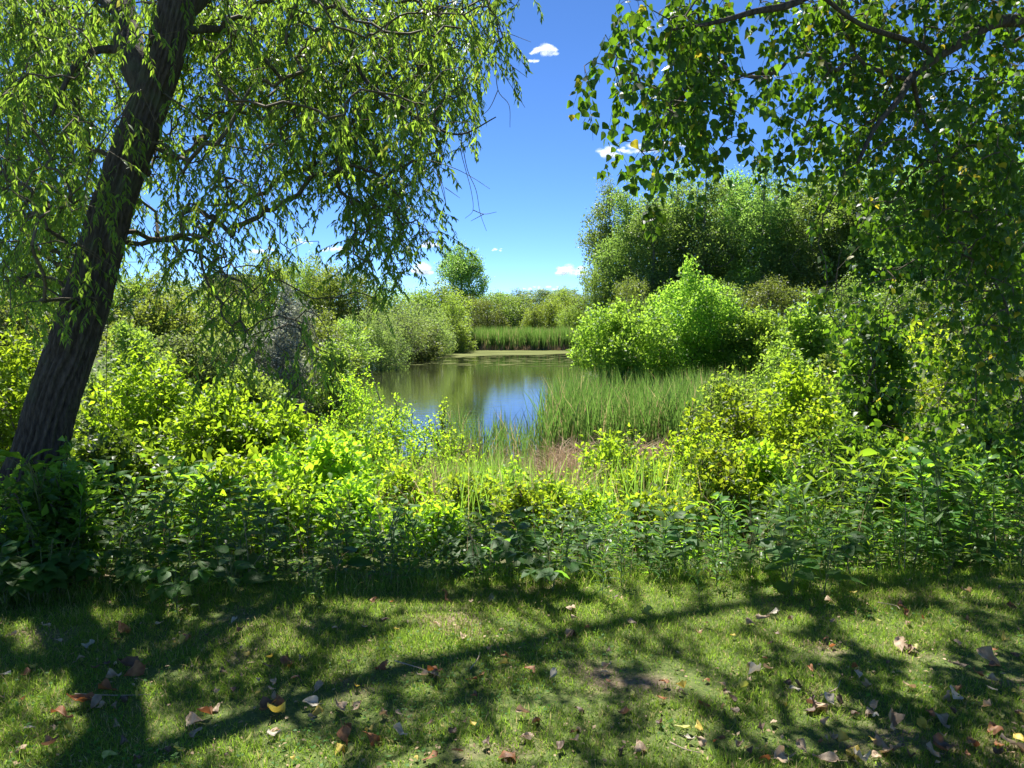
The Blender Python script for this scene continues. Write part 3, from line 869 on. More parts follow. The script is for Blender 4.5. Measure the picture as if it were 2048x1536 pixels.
def reeds():
    rng = np.random.default_rng(31)
    x, y = clumped(rng, 17000, -8.6, 13, 76.2, 82, lambda a, b: b > 77.0 + 0.4 * np.sin(a * 1.7) - 3.0 * sstep(-5, -9, a))
    reed_bed('far_reeds', 'band of tall green reeds along the far shore', 'reeds', x, y, 1.6, 2.5, 0.05, M['reed'], 1, (0.0, 0.22), 0.1, 2)
    x, y = clumped(rng, 1800, -8.4, 12, 76.2, 77.6, lambda a, b: b > 76.6)
    reed_bed('far_reed_litter', 'dry brown stalks at the foot of the far reeds', 'reeds', x, y, 0.35, 0.9, 0.05, M['straw'], 2, (0.0, 0.5), 0.1, 2)
    # tall cattail stand on the right
    def stand(a, b):
        edge = np.interp(b, [16, 18, 22, 27, 30], [0.6, 0.9, 1.05, 2.0, 3.2])
        return (a > edge) & (a < 9.5)
    x, y = clumped(rng, 10500, 0.6, 7.5, 16.2, 22, stand, 0.16, 9)
    reed_bed('cattail_stand', 'tall green cattails crowding the bank below the big lit shrub', 'cattails', x, y, 1.0, 1.75, 0.02, M['reed'], 3, (0.02, 0.4), 0.05, 4)
    x, y = clumped(rng, 1300, 0.6, 7.5, 16.2, 21, stand, 0.25, 9)
    reed_bed('cattail_litter', 'dry brown stalks between the tall green cattails', 'cattails', x, y, 0.4, 1.1, 0.012, M['straw'], 13, (0.05, 1.2), 0.05, 4)
    # sparse cattails in the near shallows: plants of their own
    meshes = []
    for k in range(6):
        r2 = np.random.default_rng(60 + k); n = 13
        P = np.stack([r2.normal(size=n) * 0.07, r2.normal(size=n) * 0.07, np.zeros(n)], 1)
        V, F = blades(r2, P, r2.uniform(0.65, 1.25, n), np.full(n, 0.016), r2.uniform(0.02, 0.4, n), 5)
        meshes.append(mesh_arrays('cattail_plant', V, F, M['reed']))
    k = 0; cnt_ = {}
    while k < 70:
        px = rng.uniform(868, 1100); d = rng.uniform(14.2, 18.5)
        p = at(px, 800, d); xx = p[0]
        if rng.random() < 0.25 and d > 17: continue
        o = link('cattail_plant', meshes[k % 6], None, (xx, d, max(gz(xx, d), WATER - 0.05) - 0.03))
        o.rotation_euler[2] = rng.uniform(0, 6.28); s = rng.uniform(0.7, 1.1); o.scale = (s, s, s)
        where = 'before the tree reflection' if px < 970 and d > 16 else 'by the lime sapling' if px < 970 else 'under the blue reflection' if d > 16 else 'at the muddy edge'
        tag(o, None, 'cattail', 'scattered cattails in the near shallows'); k += 1; cnt_.setdefault('L', []).append((where, px, d, o))
    for where in {q[0] for q in cnt_['L']}:
        lst = sorted([q for q in cnt_['L'] if q[0] == where], key=lambda q: q[1]); m = len(lst)
        for i, q in enumerate(lst):
            side, j = ('willow', i) if i <= (m - 1) // 2 else ('cattail-stand', m - 1 - i)
            n_ = ['first', 'second', 'third', 'fourth', 'fifth', 'sixth', 'seventh', 'eighth', 'ninth', 'tenth', 'eleventh', 'twelfth'][min(j, 11)]
            q[3]['label'] = f"thin cattail clump {where}, {n_} from the {side} side"
    # mixed reeds and straw on the near bank
    x, y = clumped(rng, 6000, -3.6, 4.6, 6.8, 14.6, lambda a, b: (vnoise(a * 0.9, b * 0.7, 77) > 0.36) & ((b < 10.3) | (a < -2.2)) & ((a < 0.25) | (vnoise(a * 2.3, b * 1.9, 83) > 0.62)), 0.14, 8)
    reed_bed('bank_reeds', 'thin green reeds and grasses growing on the near bank', 'reeds', x, y, 0.4, 0.9, 0.009, M['freshreed'], 4, (0.02, 0.35), 0.02, 4)
    x, y = clumped(rng, 7500, -3.6, 5.0, 7.2, 14.4, lambda a, b: vnoise(a * 0.8 + 3, b * 0.6, 78) > 0.36 - 0.3 * (a > 0.2), 0.2, 9)
    reed_bed('dead_reeds', 'tangle of dry straw-coloured dead reeds on the near bank', 'dead reeds', x, y, 0.3, 0.85, 0.010, M['straw'], 5, (0.02, 0.9), 0.02, 4)
    x, y = clumped(rng, 4200, 0.6, 4.4, 10.5, 15.2, lambda a, b: vnoise(a * 0.9 + 9, b * 0.6, 79) > 0.3, 0.2, 9)
    reed_bed('flattened_reeds', 'pinkish flattened dead reeds beside the small lit shrub', 'dead reeds', x, y, 0.3, 0.8, 0.014, M['straw'], 6, (0.6, 2.6), 0.02, 4)
reeds()

# ================================================================== SHRUBS
def shrub(name, label, px, top_py, d, width_px, mat, shape, leaf, n_tips, per, seed, group=None, n_single=0, bottom=0.05, cat='shrub', spread=None, upright=0.5, lobes_n=9, droop=0.3, stem_r=0.0035, shell=0.5, depth_f=0.9):
    rng = np.random.default_rng(seed)
    n_tips = int(n_tips * 0.74); leaf *= 1.09
    base = at(px, 700, d); x, y = base[0], d
    z = gz(x, y)
    H = at(px, top_py, d)[2] - z; W = width_px / FPX * d
    origin = np.array([x, y, z])
    lobes = []
    for k in range(lobes_n):
        f = (k + 0.5) / lobes_n
        zz = H * (bottom + (1 - bottom) * (0.12 + 0.74 * f))
        rr = W / 2 * (1.0 - 0.75 * max(0, f - 0.35) ** 1.2 * upright * 1.5)
        for q in range(2):
            a = rng.uniform(0, 2 * math.pi); off = rr * rng.uniform(0.2, 0.75)
            s = min(rr, H * 0.5) * rng.uniform(0.3, 0.55)
            lobes.append((off * math.cos(a), off * math.sin(a) * depth_f, zz, s, s, s * rng.uniform(0.7, 1.2)))
    for q in range(11):                                      # leading shoots
        a = rng.uniform(0, 6.28); f = rng.random(); off = W * 0.46 * f
        lobes.append((off * math.cos(a), off * math.sin(a), H * (0.97 - 0.42 * f) * rng.uniform(0.86, 1.0), W * 0.06, W * 0.06, H * 0.13))
    tips, u = lobe_points(lobes, n_tips, rng, shell)
    tips = tips[tips[:, 2] > 0.03]
    roots = np.array([[0, 0, -0.1], [0, 0, 0.03]] + [[math.cos(a) * W * 0.08, math.sin(a) * W * 0.08, 0.1 * H] for a in np.linspace(0, 6.28, 6)[:-1]])
    sub = rng.choice(len(tips), min(len(tips), 260), replace=False)
    P, par, cnt, plen = skeleton(roots, [-1, 0, 1, 1, 1, 1, 1], tips[sub], 0.3, 0.3)
    r = thing(name, label, cat, origin, group)
    st = link('stems', skeleton_mesh('stems', P, par, cnt, stem_r, 0.4, M['twig'], 4, 1, 0.05), r); st['kind'] = 'stuff'
    L = Leaves()
    dirs = unit(unit(tips - np.array([0, 0, H * 0.3])) + np.array([0, 0, 0.5]) + rng.normal(size=tips.shape) * 0.3)
    clusters(L, tips + origin, dirs, rng, per, leaf, spread or leaf * 1.6, droop, 0.75)
    split_foliage(r, origin, shape, L, mat, n_single)
    return r

def shrubs():
    G1, G2, G3 = 'shrubs behind the willow', 'shrubs at the brush edge', 'shrubs on the marsh side'
    S = shrub
    # behind and beside the willow trunk
    S('leafy_shrub', 'dense leafy shrub filling the corner left of the willow trunk', 40, 640, 9.5, 340, M['shrub'], L_OVAL, 0.075, 1000, 9, 201, G1, 60)
    S('leafy_shrub', 'tall leafy shrub directly right of the willow trunk', 300, 690, 9.5, 300, M['shrub'], L_OVAL, 0.07, 1050, 9, 202, G1, 100)
    S('leafy_shrub', 'lit leafy shrub under the hanging willow sprays', 440, 770, 8.3, 300, M['shrub'], L_OVAL, 0.07, 1050, 9, 203, G1, 120)
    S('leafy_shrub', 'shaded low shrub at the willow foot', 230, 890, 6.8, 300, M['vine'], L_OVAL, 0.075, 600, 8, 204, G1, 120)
    S('leafy_shrub', 'low leafy shrub between willow foot and lime bush', 440, 930, 6.6, 260, M['shrub'], L_OVAL, 0.075, 550, 8, 205, G1, 120)
    S('broadleaf_shrub', 'bright broad-leaved bush in full sun in front of the sapling', 640, 885, 7.0, 290, M['lime'], L_OVAL, 0.07, 720, 9, 206, G2, 250)
    S('leafy_shrub', 'bright shrub just behind the broad-leaved sunny bush', 560, 800, 8.6, 240, M['shrub'], L_OVAL, 0.075, 650, 8, 207, G1, 120)
    S('lime_sapling', 'tall yellow-green sapling against the pond with fine leaves', 705, 722, 11, 190, M['lime'], L_OVAL, 0.042, 950, 9, 208, G2, 60, upright=0.9, lobes_n=12, shell=0.3)
    S('lime_sapling', 'wide yellow-green sapling beside the water, fine leaved', 790, 800, 10.5, 240, M['lime'], L_OVAL, 0.042, 900, 9, 209, G2, 60, upright=0.8, lobes_n=12, shell=0.3)
    S('lime_sapling', 'thin open yellow-green sapling in front of the tree reflection', 880, 775, 11.5, 100, M['lime'], L_OVAL, 0.042, 150, 8, 210, G2, 60, upright=1.0, lobes_n=12, shell=0.2)
    S('lime_sapling', 'small yellow-green sapling low over the pond edge', 920, 840, 11, 110, M['lime'], L_OVAL, 0.042, 170, 8, 211, G2, 40, upright=1.0, lobes_n=10, shell=0.2)
    S('lime_sapling', 'low yellow-green bush in front of the wide sapling', 730, 880, 8.8, 190, M['lime'], L_OVAL, 0.05, 500, 8, 212, G2, 60)
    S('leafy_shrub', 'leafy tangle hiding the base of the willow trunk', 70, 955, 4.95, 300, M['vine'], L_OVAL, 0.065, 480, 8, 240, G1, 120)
    S('sunny_seedling_bush', 'low lime bush in sun just behind the herbs, under the willow tips', 560, 965, 6.1, 210, M['lime'], L_OVAL, 0.06, 330, 9, 241, G2, 100)
    S('sunny_seedling_bush', 'low lime bush in sun left of the thin reeds', 700, 975, 6.2, 220, M['lime'], L_OVAL, 0.055, 360, 9, 242, G2, 100)
    S('sunny_seedling_bush', 'low lime bush in sun below the tree reflection', 850, 1015, 6.0, 180, M['lime'], L_OVAL, 0.05, 230, 9, 243, G2, 60)
    S('sunny_seedling_bush', 'low lime bush in sun with a taller shoot below the blue water', 1040, 975, 6.3, 150, M['lime'], L_OVAL, 0.05, 190, 9, 244, G2, 60, upright=0.9)
    S('sunny_seedling_bush', 'low sunny bush behind the herbs by the marsh shrub line', 1330, 1000, 6.2, 220, M['lime'], L_OVAL, 0.055, 330, 9, 245, G2, 100)
    S('leafy_shrub', 'sunlit shrub reaching out over the cattails, water side', 1405, 850, 8.8, 190, M['lime'], L_OVAL, 0.055, 520, 9, 250, G2, 100)
    S('leafy_shrub', 'taller sunlit shrub behind the one over the cattails', 1455, 745, 11.5, 220, M['marsh'], L_OVAL, 0.06, 700, 9, 251, G2, 80)
    S('leafy_shrub', 'sunlit shrub closing the marsh before the small round one', 1560, 690, 13, 230, M['marsh'], L_OVAL, 0.065, 800, 9, 252, G2, 60)
    S('sunny_seedling_bush', 'leafy lime bush in front of the scattered cattails', 945, 955, 7.3, 170, M['lime'], L_OVAL, 0.05, 300, 9, 253, G2, 60)
    S('sunny_seedling_bush', 'leafy lime bush before the flattened reeds, open-water side', 1120, 965, 7.0, 190, M['lime'], L_OVAL, 0.05, 320, 9, 254, G2, 60)
    S('sunny_seedling_bush', 'bushy lime mass joining the small lit shrub and the taller one', 1300, 925, 7.9, 200, M['lime'], L_OVAL, 0.052, 380, 9, 255, G2, 60)
    S('sunny_seedling_bush', 'leafy lime bush filling in under the wide sapling', 820, 940, 7.6, 170, M['lime'], L_OVAL, 0.05, 320, 9, 256, G2, 60)
    S('sunny_seedling_bush', 'sunny bush climbing toward the sunlit shrub', 1440, 900, 7.0, 210, M['lime'], L_OVAL, 0.055, 420, 9, 246, G2, 100)
    S('sunny_seedling_bush', 'yellow-green bush catching sun before the vine column', 1640, 800, 9.0, 200, M['lime'], L_OVAL, 0.06, 520, 9, 247, G2, 100)
    # middle
    S('leafy_shrub', 'small sunlit shrub beside the flattened pink reeds', 1232, 868, 9.5, 190, M['lime'], L_OVAL, 0.06, 420, 9, 213, G2, 120)
    S('leafy_seedling_bush', 'low sunlit bush below the open water', 1010, 930, 8.4, 130, M['lime'], L_OVAL, 0.055, 160, 8, 214, G2, 60)
    S('leafy_seedling_bush', 'low sunlit bush under the small lit shrub', 1180, 990, 7.2, 230, M['lime'], L_OVAL, 0.055, 300, 8, 215, G2, 100)
    S('leafy_seedling_bush', 'low sunlit bush on the near side of the thin reeds', 930, 1000, 7.2, 170, M['shrub'], L_OVAL, 0.05, 200, 8, 216, G2, 60)
    S('leafy_seedling_bush', 'low lime bush at the foot of the big marsh shrub group', 1330, 960, 8.0, 190, M['lime'], L_OVAL, 0.055, 330, 8, 217, G2, 100)
    # right
    S('leafy_shrub', 'sunlit shrub leading up to the vine-covered one', 1460, 790, 9.2, 250, M['shrub'], L_WIDE, 0.058, 800, 9, 218, G2, 140)
    S('leafy_shrub', 'shrub lit from behind between sunlit shrub and vine column', 1590, 720, 9.8, 240, M['shrub'], L_WIDE, 0.058, 950, 9, 219, G2, 140)
    S('vine_column', 'dark column of vine climbing a dead shrub below the cottonwood', 1755, 590, 8.8, 150, M['vine'], L_WIDE, 0.075, 800, 7, 220, G2, 160, upright=0.2, lobes_n=13, cat='vine')
    S('leafy_shrub', 'pale yellow-green shrub beyond the vine column', 1890, 630, 12, 290, M['lime'], L_OVAL, 0.085, 900, 8, 221, G2, 80)
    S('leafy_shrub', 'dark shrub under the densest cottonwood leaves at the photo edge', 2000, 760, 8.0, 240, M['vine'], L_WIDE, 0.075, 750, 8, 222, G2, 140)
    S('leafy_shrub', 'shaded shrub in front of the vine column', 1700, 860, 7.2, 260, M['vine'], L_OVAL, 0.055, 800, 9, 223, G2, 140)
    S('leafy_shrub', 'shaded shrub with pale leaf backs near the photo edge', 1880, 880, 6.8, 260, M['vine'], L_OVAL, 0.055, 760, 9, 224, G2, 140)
    S('leafy_shrub', 'shrub with dark foot and lit top in front of the sunlit one', 1500, 890, 7.4, 240, M['shrub'], L_OVAL, 0.055, 700, 9, 225, G2, 140)
    # marsh side, farther off
    S('marsh_shrub', 'big lit shrub at the pond edge, lower open-water shoulder', 1250, 600, 22.5, 230, M['marsh'], L_QUAD, 0.085, 3200, 11, 226, G3)
    S('marsh_shrub', 'big lit shrub with the highest twin peaks by the cattails', 1385, 534, 23.5, 270, M['marsh'], L_QUAD, 0.085, 4000, 11, 227, G3, upright=0.75)
    S('marsh_shrub', 'big lit shrub sloping down toward the small round shrub', 1495, 612, 22.5, 200, M['marsh'], L_QUAD, 0.085, 2800, 11, 228, G3)
    S('marsh_shrub', 'small round dark-green shrub between marsh and curtain', 1612, 598, 20, 140, M['marsh'], L_QUAD, 0.10, 1500, 10, 229, G3)
    S('marsh_shrub', 'pale shrub behind the vine column top', 1715, 640, 18, 150, M['yellowtree'], L_QUAD, 0.10, 1200, 10, 230, G3)
    # left slope, farther off
    S('silver_bush', 'silvery grey bush glowing through the willow sprays', 575, 588, 25, 220, M['silver'], L_QUAD, 0.08, 3600, 10, 231, None, stem_r=0.006)
    S('silver_bush', 'grey silver bush low beside the willow trunk', 95, 690, 15, 240, M['sageshrub'], L_SLIM, 0.10, 1800, 9, 232, None)
    S('slope_shrub', 'light green shrub on the slope right of the willow trunk', 330, 590, 24, 260, M['yellowtree'], L_QUAD, 0.11, 2200, 10, 233, 'shrubs on the slope')
    S('slope_shrub', 'light green shrub on the slope beside the silver bush', 450, 600, 28, 230, M['yellowtree'], L_QUAD, 0.11, 2000, 10, 234, 'shrubs on the slope')
    S('slope_shrub', 'grey-green shrub on the slope behind the willow sprays', 395, 660, 19, 220, M['sageshrub'], L_QUAD, 0.09, 1800, 10, 235, 'shrubs on the slope')
    S('slope_shrub', 'light shrub at the pond side of the silver bush', 665, 680, 24, 130, M['yellowtree'], L_QUAD, 0.09, 1100, 10, 236, 'shrubs on the slope')
    S('slope_shrub', 'light shrub seen just past the right edge of the willow trunk', 262, 640, 17, 170, M['yellowtree'], L_QUAD, 0.08, 1400, 10, 248, 'shrubs on the slope')
    S('slope_shrub', 'low grey-green shrub behind the tall leafy one by the trunk', 215, 730, 13, 170, M['sageshrub'], L_QUAD, 0.07, 1300, 10, 249, 'shrubs on the slope')
    S('slope_shrub', 'green shrub on the slope left of the willow trunk', 40, 590, 22, 260, M['greentree'], L_QUAD, 0.11, 2000, 10, 237, 'shrubs on the slope')
    S('slope_shrub', 'pale shrub low in front of the silver bush', 500, 740, 16, 200, M['yellowtree'], L_QUAD, 0.08, 1400, 10, 238, 'shrubs on the slope')
shrubs()

# ================================================================== THE WILLOW
def seg_d(gx, gy, a, b):
    ax, ay = a; bx, by = b
    t = max(0, min(1, ((gx - ax) * (bx - ax) + (gy - ay) * (by - ay)) / ((bx - ax) ** 2 + (by - ay) ** 2)))
    return math.hypot(gx - ax - t * (bx - ax), gy - ay - t * (by - ay))
SHADE_BANDS = [((-0.75, 3.0), (1.5, 4.25), 0.17), ((-2.1, 2.95), (-0.3, 3.3), 0.14), ((-2.4, 3.45), (-0.9, 3.55), 0.10), ((1.3, 4.2), (4.0, 4.3), 0.35), ((0.1, 2.6), (0.9, 3.2), 0.14), ((1.2, 3.2), (3.0, 3.5), 0.2), ((0.8, 3.7), (1.5, 3.6), 0.1), ((-3.6, 2.4), (-1.9, 2.7), 0.3), ((0.9, 2.45), (2.4, 2.5), 0.3)]
LIT_SPOTS = [(-1.0, 3.95, 1.7, 0.42), (-1.3, 2.75, 0.75, 0.18), (0.75, 3.55, 0.42, 0.22), (1.75, 2.98, 0.6, 0.13), (0.2, 4.05, 0.6, 0.25), (-0.4, 3.55, 0.4, 0.14), (2.2, 3.75, 0.3, 0.1), (0.2, 3.1, 0.25, 0.14)]
def shade_want(gx, gy):
    """shade (1) or sun (0) wanted on the ground; leaf clumps are laid out to cast it"""
    nz = float(fbm(np.array(gx * 1.1 + 3), np.array(gy * 1.9), 51, 3))
    if gy > 5.3: return 0.0
    if gx > 1.8 and gy > 4.35: return 0.55 if nz > 0.4 else 0.12
    if gy > 4.45: return 0.8 if nz > 0.42 else 0.12
    for a, b, r in SHADE_BANDS:
        if seg_d(gx, gy, a, b) < r * (0.6 + 0.8 * nz): return 1.0
    for cx, cy_, rx, ry in LIT_SPOTS:
        if ((gx - cx) / rx) ** 2 + ((gy - cy_) / ry) ** 2 < 0.55 + 0.9 * nz: return 0.0 if nz < 0.6 else 0.35
    return 0.85 if nz > 0.42 else 0.3
def shade_canopy_points(rng, n, x0, x1, own):
    """unseen leaf clumps added to the crowns above the frame, placed by where their shade falls"""
    out = []
    sx, sy = SUN_DIR[0] / SUN_DIR[2], SUN_DIR[1] / SUN_DIR[2]
    while len(out) < n:
        z = rng.uniform(4.3, 8.6)
        x = rng.uniform(x0, x1); y = rng.uniform(2.0, 12.2)
        q = project(np.array([x, y, z - 0.4]))
        if q[1] > -20 and -40 < q[0] < 2088: continue
        if not own(x, y, z): continue
        gx, gy = x - z * sx, y - z * sy              # where this clump's shade falls
        w = shade_want(gx, gy)  # unseen clumps are added mostly where shade is wanted
        if rng.random() < w: out.append((x, y, z))
    return np.array(out)

def grid_points(rows, x0, cell, rng, scale, dmin, dmax, y_off=0, dfun=None):
    out = []
    for r, row in enumerate(rows):
        for c, ch in enumerate(row):
            k = rng.poisson(int(ch, 36) * scale)
            for _ in range(k):
                px = x0 + (c + rng.random()) * cell; py = y_off + (r + rng.random()) * cell
                for _try in range(12):
                    p = at(px, py, rng.uniform(dmin, dmax))
                    g = p - SUN_DIR * (p[2] / SUN_DIR[2])
                    lit = (shade_want(g[0], g[1]) < 0.25 and -3.4 < g[0] < 3.2)
                    if not lit: break
                out.append(p)
    return np.array(out)

W_BACK = ["9999538999999982", "9997438999999981", "9996327889999980", "9885224578888860", "8874223456676520",
          "8863222234676400", "8863222111277300", "8863122100056200", "7753111000044000", "5531000000011000"]
W_FRONT = ["22223233333433332", "22222123322422230", "33222123322322110", "44432343333322100", "55553444333223100",
           "66543444311222000", "66641555300221000", "66520566300110000", "55410455310100000", "33310134320000000",
           "22100123210000000", "11000023211000000", "00000012110000000"]

def strands(L, tops, rng, length, per_m, leaf, out_dir=None, nseg=5, hang=1.0):
    """hanging twigs with alternate leaves; returns the twig chains"""
    chains = []
    for p in tops:
        ln = length * rng.uniform(0.5, 1.4)
        a = rng.uniform(0, 6.28); v = np.array([math.cos(a) * 0.6, math.sin(a) * 0.6, -0.25])
        pts = [p]
        for k in range(nseg):
            v = v + np.array([0, 0, -0.45 * hang]) + rng.normal(size=3) * 0.16
            v = v / np.linalg.norm(v)
            pts.append(pts[-1] + v * ln / nseg)
        pts = np.array(pts); chains.append(pts)
        n = max(4, int(ln * per_m))
        t = (np.arange(n) + rng.random(n)) / n * nseg
        i = np.minimum(t.astype(int), nseg - 1); f = (t - i)[:, None]
        pos = pts[i] * (1 - f) + pts[i + 1] * f
        tw = unit(pts[i + 1] - pts[i])
        side = rand_unit(n, rng); side[:, 2] *= 0.3
        ax = tw * 0.5 + side * 0.8 + np.array([0, 0, -0.38])
        nm = side * 0.6 + np.array([0, 0, 0.5]) + rng.normal(size=(n, 3)) * 0.55
        L.add(pos, ax, nm, leaf * rng.uniform(0.55, 1.2, n))
    return chains

def chain_mesh(name, chains, r, mat, origin, sides=3):
    A = np.vstack([c[:-1] for c in chains]) - origin; B = np.vstack([c[1:] for c in chains]) - origin
    ra = np.concatenate([np.linspace(r, r * 0.45, len(c))[:-1] for c in chains]); rb = np.concatenate([np.linspace(r, r * 0.45, len(c))[1:] for c in chains])
    V, F = prisms(A, B, ra, rb, sides)
    return V, F

def bark_disp(seed, ridges=15, amp=0.10):
    def f(th, s):
        u = th * ridges / (2 * math.pi)
        q = np.full_like(th, s)
        wx = u + 0.55 * (fbm(np.cos(th) * 2.5 + 5, q * 4.5 + np.sin(th) * 2.5, seed, 2) - 0.5) * 2 + 0.5 * (vnoise(np.floor(u * 0.5), q * 1.7, seed + 4) - 0.5)
        a = np.abs((wx % 1.0) - 0.5) * 2          # furrows
        a = a * (0.55 + 0.75 * vnoise(np.floor(wx) * 5.1, q * 7.0, seed + 6))
        plate = fbm(np.cos(th) * 6 + 11, np.sin(th) * 6 + s * 9, seed + 3, 3)
        cut = vnoise(np.floor(wx) * 3.7, np.full_like(th, s * 13), seed + 8)
        return 1 + amp * (np.minimum(a, 0.6) / 0.6 - 0.6) + 0.07 * (plate - 0.5) - 0.05 * (cut < 0.22)
    return f

def willow():
    D = 5.6
    rng = np.random.default_rng(401)
    cen = [(28, 1140, 150), (45, 1000, 128), (80, 900, 117), (110, 792, 112), (168, 621, 103), (214, 450, 93), (226, 410, 90), (298, 205, 84), (330, 110, 82), (354, 17, 79), (380, -100, 74), (405, -260, 66), (425, -420, 58)]
    base = at(28, 1140, D); origin = np.array([base[0], D, gz(base[0], D)])
    pts = np.array([at(px, py, D + 0.0 * k) for k, (px, py, w) in enumerate(cen)])
    rad = np.array([w / 2 / FPX * D * 0.79 for _, _, w in cen])
    root = thing('willow_tree', 'leaning willow with furrowed dark trunk and hanging narrow leaves', 'tree', origin)
    P, R = catmull(pts, rad, 28)
    V, F = tube(P - origin, R, 112, bark_disp(3, 21, 0.19))
    link('trunk', py_mesh('trunk', V, F, M['willow_bark'], True), root)
    # limbs
    def limb(path, r0, r1, sides=14):
        q = np.array([at(*p) for p in path])
        Pq, Rq = catmull(q, np.linspace(r0, r1, len(q)), 6)
        V, F = tube(Pq - origin, Rq, sides, bark_disp(int(path[0][0]) % 50, 7, 0.12) if r0 > 0.03 else None)
        link('limb', py_mesh('limb', V, F, M['willow_bark'], True), root)
        return Pq
    limbs = []
    limbs.append(limb([(292, 175, 5.62), (268, 120, 5.65), (252, 60, 5.8), (242, -20, 6.0), (215, -150, 6.3), (150, -330, 6.8)], 0.115, 0.05, 24))
    limbs.append(limb([(268, 112, 5.62), (215, 98, 5.6), (160, 118, 5.5), (122, 185, 5.4), (104, 232, 5.3)], 0.035, 0.008))
    limbs.append(limb([(358, 20, 5.6), (430, -40, 6.2), (560, -120, 7.4), (720, -170, 8.6), (900, -160, 9.6)], 0.10, 0.03))
    limbs.append(limb([(375, 60, 5.6), (455, 62, 5.9), (520, 110, 6.1), (570, 170, 6.2), (592, 235, 6.2)], 0.03, 0.007))
    limbs.append(limb([(345, 60, 5.6), (400, 90, 6.6), (470, 100, 8.0), (560, 150, 9.2), (640, 250, 9.8), (700, 380, 10.2), (715, 500, 10.3)], 0.05, 0.012))
    limbs.append(limb([(560, -120, 7.4), (640, -40, 7.0), (692, 30, 6.6), (706, 100, 6.4), (735, 165, 6.3), (800, 212, 6.2), (870, 255, 6.1), (925, 268, 6.0), (992, 234, 5.9)], 0.03, 0.004))
    limbs.append(limb([(380, -100, 5.6), (300, -260, 5.2), (120, -420, 4.6), (-200, -520, 4.0)], 0.09, 0.03))
    limbs.append(limb([(720, -170, 8.6), (860, -90, 7.2), (940, -40, 6.2), (985, 20, 5.6), (1000, 90, 5.3)], 0.025, 0.004))
    limbs.append(limb([(405, -260, 5.6), (700, -420, 7.5), (1050, -520, 9.5), (1350, -560, 11)], 0.08, 0.03))
    limbs.append(limb([(250, 30, 5.8), (120, -40, 7.2), (-60, 0, 8.6), (-150, 160, 9.4)], 0.05, 0.015))
    bp = np.vstack([P[::8]] + [q[1::2] for q in limbs])
    par = []
    idx0 = 0; nP = len(P[::8]); par += [-1] + list(range(nP - 1)); idx0 = nP
    for q in limbs:
        m = len(q[1::2]); par += [0] + list(range(idx0, idx0 + m - 1)); idx0 += m
    # all base nodes count as near the root
    L = Leaves()
    b1 = grid_points(W_BACK, -12, 64, rng, 5.2, 5.8, 8.6)
    b2 = grid_points(W_FRONT, 0, 64, rng, 1.7, 4.6, 6.8)
    # out of frame: crown clumps added overhead, placed for the shade they cast
    up = shade_canopy_points(rng, 800, -8, 2.0, lambda x, y, z: x < 0.2 + 0.25 * (z - 5))
    Lf = Leaves()
    ch1 = strands(Lf, b1 + np.array([0, 0, 0.12]), rng, 0.27, 105, 0.053, nseg=3, hang=0.55)
    ch2 = strands(L, b2 + np.array([0, 0, 0.14]), rng, 0.30, 75, 0.060, nseg=4, hang=0.7)
    ch3 = strands(Lf, up, rng, 0.55, 75, 0.11, nseg=3, hang=0.7)
    # sprouts on the trunk itself
    tr = np.array([at(px, py, D - 0.2) for px, py in [(268, 225), (285, 250), (235, 330), (250, 345), (195, 470), (215, 500), (175, 545), (190, 560), (262, 300), (130, 870), (60, 905), (100, 915)]])
    ch4 = strands(L, tr, rng, 0.28, 60, 0.07)
    # the long twigs that hang lowest, in front of the shrubs
    low = np.array([at(px, py, rng.uniform(5.0, 6.2)) for px, py in [(455, 560), (480, 640), (520, 600), (560, 560), (590, 640), (610, 690), (640, 700), (430, 640), (420, 560), (545, 660), (565, 700), (500, 700), (625, 650), (470, 720), (600, 720)]])
    ch5 = strands(L, low, rng, 0.4, 50, 0.08)
    tops = np.array([c[0] for c in ch1 + ch2 + ch3 + ch5])
    Pn, pr, cnt, plen = skeleton(bp, par, tops, 0.12, 0.0)
    nb = len(bp)
    i = np.arange(nb, len(Pn))
    r = np.minimum(0.0028 * cnt ** 0.36, 0.022)
    A, B = Pn[pr[i]] - origin, Pn[i] - origin
    ln = np.linalg.norm(B - A, axis=1)[:, None]
    mid = (A + B) / 2 + np.array([0, 0, 0.10]) * ln + rng.normal(size=A.shape) * ln * 0.07
    ra = np.minimum(r[pr[i]], r[i] * 1.4)
    V1, F1 = prisms(A, mid, ra, r[i], 3); V2, F2 = prisms(mid, B, r[i], r[i], 3)
    V3, F3 = chain_mesh('c', ch1 + ch2 + ch3 + ch4 + ch5, 0.0026, None, origin, 3)
